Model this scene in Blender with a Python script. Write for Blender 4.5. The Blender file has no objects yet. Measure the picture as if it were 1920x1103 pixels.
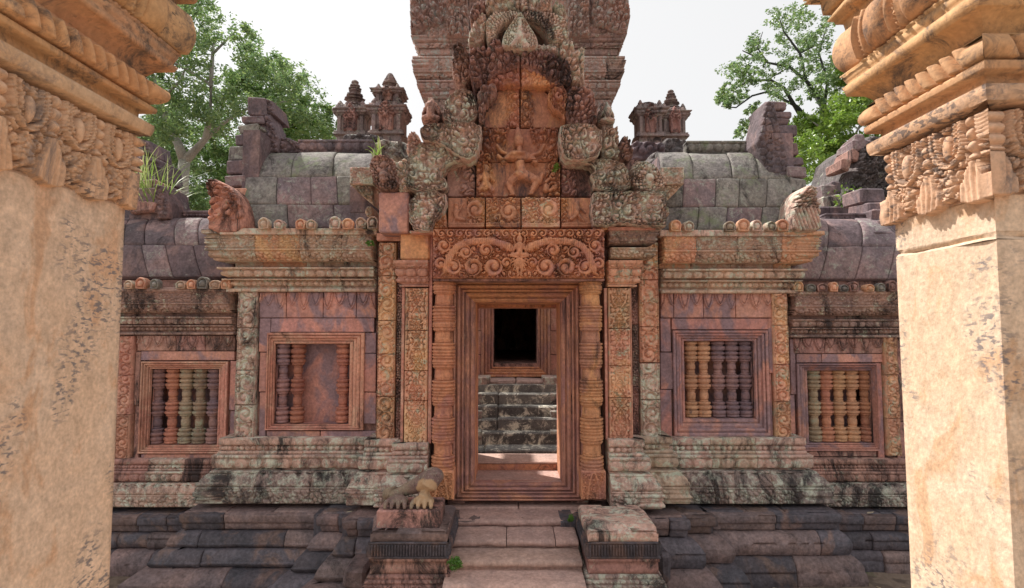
import bpy, math, random
import numpy as np
from mathutils import Vector
random.seed(7); np.random.seed(7)
# ------------------------------------------------------------------ camera, sky, sun, exposure
F = 1050.0                      # focal length in photo pixels (photo 1920 wide)
PITCH = math.radians(3.46)
EYE = 2.3
sc = bpy.context.scene
cam = bpy.data.cameras.new('camera'); camo = bpy.data.objects.new('camera', cam)
sc.collection.objects.link(camo)
camo.location = (0, 0, EYE); camo.rotation_euler = (math.radians(90)+PITCH, 0, 0)
cam.sensor_width = 36; cam.lens = 36*F/1920; cam.clip_start = .05; cam.clip_end = 3000
cam.dof.use_dof = True; cam.dof.focus_distance = 5.6; cam.dof.aperture_fstop = 8
sc.camera = camo
SUN_EL, SUN_AZ = math.radians(52), math.radians(-50)     # azimuth measured from +Y towards +X: behind the gate, to the left
w = bpy.data.worlds.new('World'); sc.world = w; w.use_nodes = True
nt = w.node_tree; nt.nodes.clear()
sky = nt.nodes.new('ShaderNodeTexSky'); sky.sky_type = 'NISHITA'; sky.sun_disc = False
sky.sun_elevation = SUN_EL; sky.sun_rotation = SUN_AZ; sky.dust_density = 5; sky.air_density = 1.0; sky.ozone_density = 1
hs = nt.nodes.new('ShaderNodeHueSaturation'); hs.inputs['Saturation'].default_value = .12
bg = nt.nodes.new('ShaderNodeBackground'); bg.inputs['Strength'].default_value = .12
wo = nt.nodes.new('ShaderNodeOutputWorld')
veil = nt.nodes.new('ShaderNodeMix'); veil.data_type = 'RGBA'; veil.inputs[0].default_value = .82      # thin even overcast over the clear sky
veil.inputs[7].default_value = (5.0, 5.0, 5.03, 1)
nt.links.new(sky.outputs[0], hs.inputs['Color']); nt.links.new(hs.outputs[0], veil.inputs[6]); nt.links.new(veil.outputs[2], bg.inputs[0]); nt.links.new(bg.outputs[0], wo.inputs[0])
sun = bpy.data.lights.new('sun', 'SUN'); sun.energy = 4.3; sun.angle = math.radians(1.0); sun.color = (1, .95, .88)
suno = bpy.data.objects.new('sun', sun); sc.collection.objects.link(suno)
sd = Vector((math.sin(SUN_AZ)*math.cos(SUN_EL), math.cos(SUN_AZ)*math.cos(SUN_EL), math.sin(SUN_EL)))
suno.rotation_euler = sd.to_track_quat('Z', 'Y').to_euler(); suno.location = sd*40
sc.view_settings.view_transform = 'Standard'; sc.view_settings.look = 'None'
sc.view_settings.gamma = 1; sc.view_settings.use_curve_mapping = False
sc.view_settings.exposure = 0.66

# ------------------------------------------------------------------ picture <-> place
cp, sp_ = math.cos(PITCH), math.sin(PITCH)
def X(px, Y, py=600):
    return Y*(px-960)/(F*cp-(551.5-py)*sp_)
def Z(py, Y):
    return EYE+Y*(F*sp_+(551.5-py)*cp)/(F*cp-(551.5-py)*sp_)
def S(px, Y): return px*Y/F
AX = .057                        # the gate's axis lies this far right of the lens

# ------------------------------------------------------------------ object helpers
def link(o, parent=None, mat=None):
    sc.collection.objects.link(o)
    if parent is not None: o.parent = parent
    if mat is not None: o.data.materials.append(mat)
    return o
def tag(o, label=None, cat=None, group=None, kind=None):
    if label: o['label'] = label
    if cat: o['category'] = cat
    if group: o['group'] = group
    if kind: o['kind'] = kind
    return o
def mesh_q(name, V, Q, smooth=True):
    V = np.asarray(V, dtype=np.float32).reshape(-1, 3); Q = np.asarray(Q, dtype=np.int32).reshape(-1, 4)
    me = bpy.data.meshes.new(name)
    me.vertices.add(len(V)); me.vertices.foreach_set('co', V.ravel())
    me.loops.add(Q.size); me.loops.foreach_set('vertex_index', Q.ravel())
    me.polygons.add(len(Q)); me.polygons.foreach_set('loop_start', np.arange(0, Q.size, 4, dtype=np.int32))
    if not smooth: me.polygons.foreach_set('use_smooth', np.zeros(len(Q), dtype=bool))
    else: me.polygons.foreach_set('use_smooth', np.ones(len(Q), dtype=bool))
    me.update(calc_edges=True); me.validate()
    return me
def mesh_p(name, V, Fc, smooth=False):
    me = bpy.data.meshes.new(name); me.from_pydata([tuple(v) for v in V], [], Fc); me.update()
    if smooth: me.polygons.foreach_set('use_smooth', np.ones(len(me.polygons), dtype=bool))
    return me
def obj(name, me, mat, parent=None, loc=None):
    o = bpy.data.objects.new(name, me)
    link(o, parent)
    if mat is not None and len(me.materials) == 0: me.materials.append(mat)
    if loc is not None: o.location = loc
    return o
def thing(name, label, cat, loc=(0, 0, 0), group=None):
    o = bpy.data.objects.new(name, None); o.empty_display_size = .2; o.location = loc
    sc.collection.objects.link(o)
    tag(o, label, cat, group)
    return o
class MB:
    def __init__(s): s.v = []; s.f = []
    def add(s, V, Fc):
        b = len(s.v); s.v += [tuple(p) for p in V]; s.f += [tuple(i+b for i in f) for f in Fc]
    def box(s, x0, x1, y0, y1, z0, z1, c=0.0, j=0.0):
        if c <= 0:
            V = [(x, y, z) for x in (x0, x1) for y in (y0, y1) for z in (z0, z1)]
            Fc = [(0, 1, 3, 2), (4, 6, 7, 5), (0, 4, 5, 1), (2, 3, 7, 6), (0, 2, 6, 4), (1, 5, 7, 3)]
            s.add(V, Fc); return
        # chamfered box: 24 vertices
        V = []; idx = {}
        for a, sx in ((x0, 1), (x1, -1)):
            for b, sy in ((y0, 1), (y1, -1)):
                for d, sz in ((z0, 1), (z1, -1)):
                    jx, jy, jz = [random.uniform(-j, j) for _ in range(3)]
                    for k in range(3):
                        p = [a+jx+(0 if k == 0 else sx*c), b+jy+(0 if k == 1 else sy*c), d+jz+(0 if k == 2 else sz*c)]
                        idx[(sx, sy, sz, k)] = len(V); V.append(p)
        Fc = []
        for q in (1, -1):
            Fc.append([idx[(q, a, b, 0)] for a, b in ((1, 1), (1, -1), (-1, -1), (-1, 1))])
            Fc.append([idx[(a, q, b, 1)] for a, b in ((1, 1), (1, -1), (-1, -1), (-1, 1))])
            Fc.append([idx[(a, b, q, 2)] for a, b in ((1, 1), (1, -1), (-1, -1), (-1, 1))])
        for a in (1, -1):
            for b in (1, -1):
                Fc.append([idx[(a, b, 1, 0)], idx[(a, b, -1, 0)], idx[(a, b, -1, 1)], idx[(a, b, 1, 1)]])
                Fc.append([idx[(a, 1, b, 0)], idx[(a, -1, b, 0)], idx[(a, -1, b, 2)], idx[(a, 1, b, 2)]])
                Fc.append([idx[(1, a, b, 1)], idx[(-1, a, b, 1)], idx[(-1, a, b, 2)], idx[(1, a, b, 2)]])
                for d in (1, -1):
                    Fc.append([idx[(a, b, d, k)] for k in range(3)])
        s.add(V, Fc)
    def tube(s, pts, rad, n=8, cap=True):
        pts = [Vector(p) for p in pts]; rings = []
        for i, p in enumerate(pts):
            t = (pts[min(i+1, len(pts)-1)]-pts[max(i-1, 0)]).normalized()
            a = Vector((0, 0, 1)) if abs(t.z) < .9 else Vector((1, 0, 0))
            u = t.cross(a).normalized(); v = t.cross(u)
            rings.append([p+rad[i]*(math.cos(2*math.pi*k/n)*u+math.sin(2*math.pi*k/n)*v) for k in range(n)])
        V = [q for r in rings for q in r]; Fc = []
        for i in range(len(rings)-1):
            for k in range(n):
                Fc.append((i*n+k, i*n+(k+1) % n, (i+1)*n+(k+1) % n, (i+1)*n+k))
        if cap: Fc += [tuple(range(n-1, -1, -1)), tuple((len(rings)-1)*n+k for k in range(n))]
        s.add(V, Fc)
    def ball(s, c, r, n=10, m=7):
        c = Vector(c); r = Vector(r) if hasattr(r, '__len__') else Vector((r, r, r))
        V = [c+Vector((0, 0, r.z))]
        for i in range(1, m):
            a = math.pi*i/m
            for k in range(n):
                b = 2*math.pi*k/n
                V.append(c+Vector((r.x*math.sin(a)*math.cos(b), r.y*math.sin(a)*math.sin(b), r.z*math.cos(a))))
        V.append(c-Vector((0, 0, r.z))); Fc = []
        for k in range(n): Fc.append((0, 1+k, 1+(k+1) % n))
        for i in range(m-2):
            for k in range(n):
                a = 1+i*n; Fc.append((a+k, a+n+k, a+n+(k+1) % n, a+(k+1) % n))
        L = len(V)-1
        for k in range(n): Fc.append((L, L-n+(k+1) % n, L-n+k))
        s.add(V, Fc)
    def lathe(s, prof, cx, cy, n=16, rot=0, sx=1, sy=1):
        V = []; Fc = []
        for r, z in prof:
            for k in range(n):
                a = 2*math.pi*k/n+rot
                V.append((cx+sx*r*math.cos(a), cy+sy*r*math.sin(a), z))
        for i in range(len(prof)-1):
            for k in range(n):
                Fc.append((i*n+k, i*n+(k+1) % n, (i+1)*n+(k+1) % n, (i+1)*n+k))
        Fc += [tuple(range(n-1, -1, -1)), tuple((len(prof)-1)*n+k for k in range(n))]
        s.add(V, Fc)
    def build(s, name, mat, parent=None, smooth=False):
        return obj(name, mesh_p(name, s.v, s.f, smooth), mat, parent)

# ------------------------------------------------------------------ carving functions (heights 0..1 over metres)
def hsh(i, j, k=0):
    return np.mod(np.sin(i*127.1+j*311.7+k*74.7)*43758.5453, 1.0)
def sst(a, b, x):
    t = np.clip((x-a)/(b-a), 0, 1); return t*t*(3-2*t)
def vnoise(u, v, s, seed=0):
    u = u/s; v = v/s; i = np.floor(u); j = np.floor(v); a = u-i; b = v-j
    a = a*a*(3-2*a); b = b*b*(3-2*b)
    return ((hsh(i, j, seed)*(1-a)+hsh(i+1, j, seed)*a)*(1-b)+(hsh(i, j+1, seed)*(1-a)+hsh(i+1, j+1, seed)*a)*b)
def fbm(u, v, s, seed=0, o=4):
    r = 0; A = .5; t = 0
    for k in range(o):
        r = r+A*vnoise(u, v, s, seed+k*3); t += A; s *= .5; A *= .5
    return r/t
def vor(u, v, s, seed=0, jit=.85):
    u = u/s; v = v/s; i = np.floor(u); j = np.floor(v)
    F1 = np.full(u.shape, 9.); F2 = np.full(u.shape, 9.); DX = np.zeros(u.shape); DY = np.zeros(u.shape); ID = np.zeros(u.shape)
    for a in (-1, 0, 1):
        for b in (-1, 0, 1):
            ci = i+a; cj = j+b
            px = ci+.5+jit*(hsh(ci, cj, seed)-.5); py = cj+.5+jit*(hsh(ci, cj, seed+9)-.5)
            dx = u-px; dy = v-py; d = np.sqrt(dx*dx+dy*dy)
            m = d < F1
            F2 = np.where(m, F1, np.minimum(F2, d))
            DX = np.where(m, dx, DX); DY = np.where(m, dy, DY); ID = np.where(m, hsh(ci, cj, seed+5), ID)
            F1 = np.where(m, d, F1)
    return F1, F2, DX, DY, ID
def curls(u, v, s=.05, seed=0, turns=1.7):
    wx = (vnoise(u, v, s*1.7, seed+31)-.5)*s*.7; wy = (vnoise(u, v, s*1.7, seed+41)-.5)*s*.7
    F1, F2, dx, dy, ID = vor(u+wx, v+wy, s, seed)
    th = np.arctan2(dy, dx); sg = np.where(ID > .5, 1, -1)
    edge = sst(.02, .22, F2-F1)
    sp = .5+.5*np.cos(2*np.pi*F1*turns*1.15-sg*th+ID*20)
    boss = sst(.2, .08, F1)
    return edge*np.clip(.16+.80*sp*sst(.0, .2, F1)+.9*boss, 0, 1)
def leaves(u, v, s=.05, seed=0, ax=1.0):
    F1, F2, dx, dy, ID = vor(u, v*ax, s, seed, .9)
    edge = sst(.03, .25, F2-F1)
    a = (ID-.5)*2.5; w_ = dx*np.cos(a)+dy*np.sin(a)
    vein = sst(.0, .08, np.abs(w_))
    return edge*(.45+.55*np.sqrt(np.clip(1-F1*F1*1.2, 0, 1)))*(.6+.4*vein)
def spiral(u, v, cx, cy, R, turns=1.7, sg=1, ph=0.0):
    dx = u-cx; dy = v-cy; r = np.sqrt(dx*dx+dy*dy)/R; th = np.arctan2(dy, dx)
    arm = .5+.5*np.cos(2*np.pi*turns*r-sg*th+ph)
    m = sst(1.0, .9, r); boss = sst(.28, .12, r)
    return m, np.clip(np.sqrt(arm)*.9*sst(.1, .25, r)+boss, 0, 1)
def capsule(u, v, a, b, ra, rb):
    ax, ay = a; bx, by = b; L2 = (bx-ax)**2+(by-ay)**2+1e-12
    t = np.clip(((u-ax)*(bx-ax)+(v-ay)*(by-ay))/L2, 0, 1)
    r = ra+(rb-ra)*t; d = np.sqrt((u-ax-t*(bx-ax))**2+(v-ay-t*(by-ay))**2)
    return np.sqrt(np.clip(r*r-d*d, 0, None))
def scroll_band(u, v, W, p=None, seed=0):
    """u across 0..W, v along: a vine of spirals between two beaded borders"""
    p = p or W*.78
    b = W*.1; k = np.floor(v/p); s = np.where(np.mod(k, 2) > .5, 1., -1.)
    cx = W/2+s*W*.06; cy = (k+.5)*p; R = min(W*.5-b, p*.5)*1.0
    dx = (u-cx)*s; dy = v-cy; r = np.sqrt(dx*dx+dy*dy)/R; th = np.arctan2(dy, dx)
    arm = np.sqrt(.5+.5*np.cos(2*np.pi*1.25*r-th-.6))
    sc_ = np.clip(arm*.95*sst(.12, .25, r)+sst(.3, .16, r), 0, 1)
    bgc = leaves(u, v, W*.26, seed)*.85
    h = np.where(r < 1, sc_*(.8+.2*leaves(u, v, W*.16, seed+3)), bgc)
    e = np.minimum(u, W-u)
    h = np.where(e < b, np.where(e < b*.55, .95, .55*(np.abs(np.mod(v/(b*.8), 1)-.5) < .32)), h)
    return h*sst(0, .002, e+.002)
def medallions(u, v, W, p=None, seed=0):
    p = p or W*1.45; b = W*.10; uc = np.abs(u-W/2); t = np.mod(v/p, 1.)
    wd = W*.36*np.power(np.clip(np.sin(np.pi*np.clip(t*1.02, 0, 1)), 0, 1), .75)*(1.15-.55*t)
    ridge = sst(W*.045, W*.015, np.abs(uc-wd))
    inside = curls(uc+5, v, W*.22, seed)*.95
    outside = leaves(uc+9, v, W*.2, seed+2)*.85
    h = np.where(uc < wd, inside, outside); h = np.maximum(h, ridge*.95)
    h = np.maximum(h, sst(W*.05, W*.02, np.hypot(uc, (t-.28)*p)) )
    e = np.minimum(u, W-u)
    return np.where(e < b, .9-.3*(np.abs(e-b*.5) < b*.12), h)
def pendants(s, q, L, p=.12):
    """s along, q from the top down 0..L"""
    t = q/L; k = np.floor(s/p); ln = np.where(np.mod(k, 2) > .5, .78, 1.0)
    c = np.abs(np.mod(s/p, 1)-.5)*p
    wd = p*.47*np.power(np.clip(1-np.power(t/ln, 1.8), 0, 1), .7)
    d = wd-c
    return np.where(d > 0, np.where(d < p*.12, 1.0, np.where(d < p*.2, .1, .8)), 0)*(q > p*.05)+.9*(q <= p*.05)
def rope(s, q, L, p):
    a = np.abs(np.sin(np.pi*(s/p+q/L*.55)))
    return np.power(a, .45)*np.sqrt(np.clip(np.sin(np.pi*q/L), 0, 1))
def beads(s, q, L, p=None):
    p = p or L*1.05
    d = np.hypot((np.mod(s/p, 1)-.5)*p, q-L/2)/(min(L, p)*.5)
    return np.sqrt(np.clip(1-d*d, 0, 1))
def lotus(s, q, L, p=None):
    p = p or L*1.4; c = (np.mod(s/p, 1)-.5)*2; t = q/L
    w_ = np.sqrt(np.clip(1-np.power(np.abs(t-.45)/.6, 2.5), 0, 1))
    d = np.clip(1-np.power(np.abs(c)/(w_*.92+1e-6), 3), 0, 1)
    return np.sqrt(d)*(.75+.25*(np.hypot(c, (t-.5)*1.2) > .45))
def crisp(h):
    return h*.45+.55*sst(.22, .55, h)*np.clip(.75+.35*h, 0, 1.2)
REL = {
 'plain': lambda s, q, L, sd: .10*fbm(s, q+sd, .05, sd)-.05,
 'beads': lambda s, q, L, sd: beads(s, q, L),
 'lotus': lambda s, q, L, sd: lotus(s, q, L),
 'leaf':  lambda s, q, L, sd: leaves(s+q*.5, q, L*.42, sd)*sst(0, L*.1, np.minimum(q, L-q)),
 'cyma':  lambda s, q, L, sd: lotus(s+q*.35, q, L, L*.8)*(.5+.5*leaves(s+q*.4, q, L*.3, sd)),
 'diaper': lambda s, q, L, sd: curls(np.abs(np.mod(s, L*2)-L)+3, q, L*.36, sd)*sst(0, L*.12, np.minimum(q, L-q)),
 'circles': lambda s, q, L, sd: np.maximum(beads(s, q, L, L*1.1)*sst(.0, .4, np.abs(beads(s, q, L, L*1.1)-.55)), .5*leaves(s, q, L*.3, sd))*sst(0, L*.1, np.minimum(q, L-q)),
 'pend':  lambda s, q, L, sd: pendants(s, L-q, L),
 'rope':  lambda s, q, L, sd: rope(s, q, L, L*1.0),
}
# ------------------------------------------------------------------ swept mouldings, cut into stones
def path_frame(path, closed):
    P = [np.array(p, float) for p in path]; n = len(P); segs = n if closed else n-1
    dirs = []; L = [0]
    for i in range(segs):
        d = P[(i+1) % n]-P[i]; l = np.hypot(*d); dirs.append(d/l); L.append(L[-1]+l)
    nor = [np.array((d[1], -d[0])) for d in dirs]
    mit = []
    for i in range(n+(1 if closed else 0)):
        if closed: a, b = nor[(i-1) % segs], nor[i % segs]
        else: a, b = nor[max(i-1, 0)], nor[min(i, segs-1)]
        m = a+b; m = m/np.dot(m, m)*2*1.0
        m = m/ (np.dot(m, a)) if abs(np.dot(m, a)) > 1e-6 else m
        mit.append(m)
    return P, dirs, nor, mit, L
AMPK = 1.7
def sweep_mesh(name, path, bands, s0, s1, ds=.009, dt=.008, closed=False, back=.12, wob=.0015, seed=0, joint=.004, endcap=True, cross=False):
    """bands: (out0, z0, out1, z1, bulge, kind, amp) going upward; path runs with the outside on its right"""
    P, dirs, nor, mit, L = path_frame(path, closed)
    n = max(2, int(math.ceil((s1-s0)/ds))+1)
    ss = list(np.linspace(s0, s1, n))+[l for l in L if s0 < l < s1]
    rb = min(.006, (s1-s0)*.05)
    if endcap and not closed: ss += [s0+rb, s1-rb]
    ss = np.array(sorted(set(round(float(a), 5) for a in ss)))
    base = np.zeros((len(ss), 2)); nn = np.zeros((len(ss), 2)); segn = len(dirs)
    for k, s in enumerate(ss):
        i = min(max(int(np.searchsorted(L, s+1e-9, side='right')-1), 0), segn-1)
        if i > 0 and abs(s-L[i]) < 1e-4: base[k] = P[i % len(P)]; nn[k] = mit[i]
        elif abs(s-L[i+1]) < 1e-4: base[k] = P[(i+1) % len(P)]; nn[k] = mit[i+1]
        elif abs(s-L[i]) < 1e-4: base[k] = P[i]; nn[k] = mit[i]
        else: base[k] = P[i]+dirs[i]*(s-L[i]); nn[k] = nor[i]
    drop = np.zeros(len(ss))
    if endcap and not closed: drop[0] = joint; drop[-1] = joint
    rows_out = []; rows_z = []
    def addrow(o, z): rows_out.append(o); rows_z.append(z)
    addrow(np.full(len(ss), -back), np.full(len(ss), bands[0][1]))
    cellrows = []                      # index pairs to connect
    for bi, (o0, z0, o1, z1, bulge, kind, amp) in enumerate(bands):
        Lb = math.hypot(o1-o0, z1-z0)
        m = max(2, int(math.ceil(Lb/dt))+1) if (kind != 'plain' or bulge) else max(2, min(4, int(Lb/.03)+2))
        q = np.linspace(0, Lb, m)
        no, nz = (z1-z0)/Lb, -(o1-o0)/Lb
        if z1 < z0-1e-6 and False: no, nz = -no, -nz
        SS, QQ = np.meshgrid(ss, q)
        h = (crisp(REL[kind](SS, QQ, Lb, seed % 50))*AMPK*amp if kind not in ('plain', 'cable', 'petals') else REL[kind](SS, QQ, Lb, seed % 50)*amp) if amp else np.zeros_like(SS)
        h = h*sst(0, min(.003, Lb*.15), np.minimum(QQ, Lb-QQ)+1e-5)
        h = h+bulge*np.sin(np.pi*QQ/Lb)
        h = h+wob*2*(fbm(SS, QQ+bi*.37, .11, seed)-.5)
        start = len(rows_out)
        for r in range(m):
            t = q[r]/Lb
            addrow(o0+(o1-o0)*t+h[r]*no-drop, z0+(z1-z0)*t+h[r]*nz)
        if bi == 0: cellrows.append((0, start))
        for r in range(m-1): cellrows.append((start+r, start+r+1))
        if bi < len(bands)-1:
            nxt = bands[bi+1]
            if abs(nxt[0]-o1) > 1e-5 or abs(nxt[1]-z1) > 1e-5: cellrows.append((start+m-1, start+m))
    last = len(rows_out)
    addrow(np.full(len(ss), -back), np.full(len(ss), bands[-1][3])); cellrows.append((last-1, last))
    RO = np.array(rows_out); RZ = np.array(rows_z); R, C = RO.shape
    V = np.zeros((R, C, 3)); V[:, :, 0] = base[None, :, 0]+nn[None, :, 0]*RO; V[:, :, 1] = base[None, :, 1]+nn[None, :, 1]*RO; V[:, :, 2] = RZ
    idx = np.arange(R*C).reshape(R, C); Q = []
    for a, b in cellrows:
        Q.append(np.stack([idx[a, :-1], idx[a, 1:], idx[b, 1:], idx[b, :-1]], 1))
    V = V.reshape(-1, 3); Q = np.concatenate(Q)
    if endcap and not closed:
        ex = []; eq = []; nv = len(V)
        for c, flip in ((0, False), (C-1, True)):
            bk = V.reshape(R, C, 3)[:, c].copy()
            bk[:, 0] = base[c, 0]-nn[c, 0]*back; bk[:, 1] = base[c, 1]-nn[c, 1]*back
            off = nv+sum(len(e) for e in ex); ex.append(bk)
            for a, b in cellrows:
                f = (idx[a, c], idx[b, c], off+b, off+a)
                eq.append(f[::-1] if flip else f)
        V = np.concatenate([V]+ex); Q = np.concatenate([Q, np.array(eq)])
    return mesh_q(name, V, Q)
SEED = [0]
def sweep(name, path, bands, mat, parent, cuts=None, blk=.5, jit=0, **kw):
    """cuts the run into stones of about blk metres, each an object"""
    _, _, _, _, L = path_frame(path, kw.get('closed', False)); T = L[-1]
    if kw.get('closed') or blk is None: cuts = [0, T]
    elif cuts is None:
        cuts = [0]; corner = [l for l in L[1:-1]]
        while cuts[-1] < T-blk*.7:
            c = cuts[-1]+blk*random.uniform(.7, 1.3)
            for l in corner:
                if abs(c-l) < .07: c = l+.09
            if c > T-blk*.3: break
            cuts.append(c)
        cuts.append(T)
    out = []
    for a, b in zip(cuts[:-1], cuts[1:]):
        SEED[0] += 1; m_ = mat[SEED[0] % len(mat)] if isinstance(mat, (list, tuple)) else mat
        g = .0012 if not kw.get('closed') else 0
        if jit:
            jo = random.uniform(-jit, jit); jz = random.uniform(-jit, 0)*.35; bb = [(p[0]+jo, p[1], p[2]+jo*.6, p[3]+jz*(k_ == len(bands)-1), *p[4:]) for k_, p in enumerate(bands)]
        else: bb = bands
        me = sweep_mesh(name, path, bb, a+g, b-g, seed=SEED[0], **kw)
        o = obj(name, me, m_, parent); out.append(o)
    return out
# ------------------------------------------------------------------ carved pieces with any outline
def chaikin(p, n=2):
    p = [np.array(a, float) for a in p]
    for _ in range(n):
        q = []
        for i in range(len(p)):
            a, b = p[i], p[(i+1) % len(p)]; q += [a*.75+b*.25, a*.25+b*.75]
        p = q
    return p
def poly_sd(px, py, poly):
    d2 = np.full(px.shape, 1e9); nx = np.zeros(px.shape); ny = np.zeros(px.shape); ins = np.zeros(px.shape, bool)
    n = len(poly)
    for i in range(n):
        ax, ay = poly[i]; bx, by = poly[(i+1) % n]; ex, ey = bx-ax, by-ay
        t = np.clip(((px-ax)*ex+(py-ay)*ey)/(ex*ex+ey*ey+1e-12), 0, 1)
        cx, cy = ax+t*ex, ay+t*ey; dd = (px-cx)**2+(py-cy)**2; m = dd < d2
        d2 = np.where(m, dd, d2); nx = np.where(m, cx, nx); ny = np.where(m, cy, ny)
        c = ((ay > py) != (by > py))
        if abs(ey) > 1e-9: ins ^= c & (px < (bx-ax)*(py-ay)/ey+ax)
    return np.where(ins, 1, -1)*np.sqrt(d2), nx, ny
def carve_mesh(name, poly, Y, depth, fn, amp, res=.008, edge=.02, seed=0, wob=.004):
    """poly in metres (x, z); fn(x, z, d) -> 0..1; front faces -Y"""
    P = np.array(poly); x0, z0 = P.min(0)-res; x1, z1 = P.max(0)+res
    nx_ = int((x1-x0)/res)+2; nz_ = int((z1-z0)/res)+2
    XX, ZZ = np.meshgrid(x0+np.arange(nx_)*res, z0+np.arange(nz_)*res)
    d, cx, cz = poly_sd(XX, ZZ, poly)
    ins = d > res*.25
    cell = ins[:-1, :-1] | ins[1:, :-1] | ins[:-1, 1:] | ins[1:, 1:]
    Xs = np.where(ins, XX, cx); Zs = np.where(ins, ZZ, cz); dd = np.where(ins, d, 0)
    e = 1-np.clip(dd/edge, 0, 1)
    h = crisp(fn(Xs, Zs, dd))*(.62+.38*sst(.36, .5, fbm(Xs, Zs, .2, seed+50)))*amp*AMPK*(1-e**3)-edge*.8*e**3+wob*(fbm(Xs, Zs, .12, seed)-.5)*2
    V = np.stack([Xs, Y-h, Zs], -1).reshape(-1, 3)
    idx = np.arange(nx_*nz_).reshape(nz_, nx_)
    a, b, c, f = idx[:-1, :-1][cell], idx[:-1, 1:][cell], idx[1:, 1:][cell], idx[1:, :-1][cell]
    Q = np.stack([a, b, c, f], 1)
    E = np.concatenate([Q[:, [0, 1]], Q[:, [1, 2]], Q[:, [2, 3]], Q[:, [3, 0]]])
    key = np.sort(E, 1); _, inv, cnt = np.unique(key[:, 0].astype(np.int64)*10**7+key[:, 1], return_inverse=True, return_counts=True)
    bd = E[cnt[inv] == 1]
    used = np.unique(Q); rm = np.full(len(V), -1); rm[used] = np.arange(len(used)); Vn = V[used]; Qn = rm[Q]; bd = rm[bd]
    bv = np.unique(bd); bm_ = np.full(len(Vn), -1); bm_[bv] = np.arange(len(bv))+len(Vn)
    VB = Vn[bv].copy(); VB[:, 1] = Y+depth
    sk = np.stack([bd[:, 1], bd[:, 0], bm_[bd[:, 0]], bm_[bd[:, 1]]], 1)
    return mesh_q(name, np.concatenate([Vn, VB]), np.concatenate([Qn, sk]))
def px_poly(pts, Y): return [(X(a, Y, b), Z(b, Y)) for a, b in pts]
def carve(name, pts, Y, depth, fn, amp, mat, parent, smooth=0, **kw):
    p = px_poly(pts, Y)
    if smooth: p = [tuple(q) for q in chaikin(p, smooth)]
    SEED[0] += 1
    return obj(name, carve_mesh(name, p, Y, depth, fn, amp, seed=SEED[0], **kw), mat, parent)
def rect(a, b, c, d): return [(a, c), (b, c), (b, d), (a, d)]
def stone(name, x0, x1, y0, y1, Yf, depth, mat, parent, c=.006, gap=.0015, j=.002):
    """plain dressed stone given by its picture rectangle on the plane Yf"""
    m = MB(); py = (y0+y1)/2
    m.box(X(x0, Yf, py)+gap, X(x1, Yf, py)-gap, Yf-random.uniform(0, .004), Yf+depth, Z(y1, Yf)+gap, Z(y0, Yf)-gap, c, j)
    return m.build(name, mat, parent)
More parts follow.
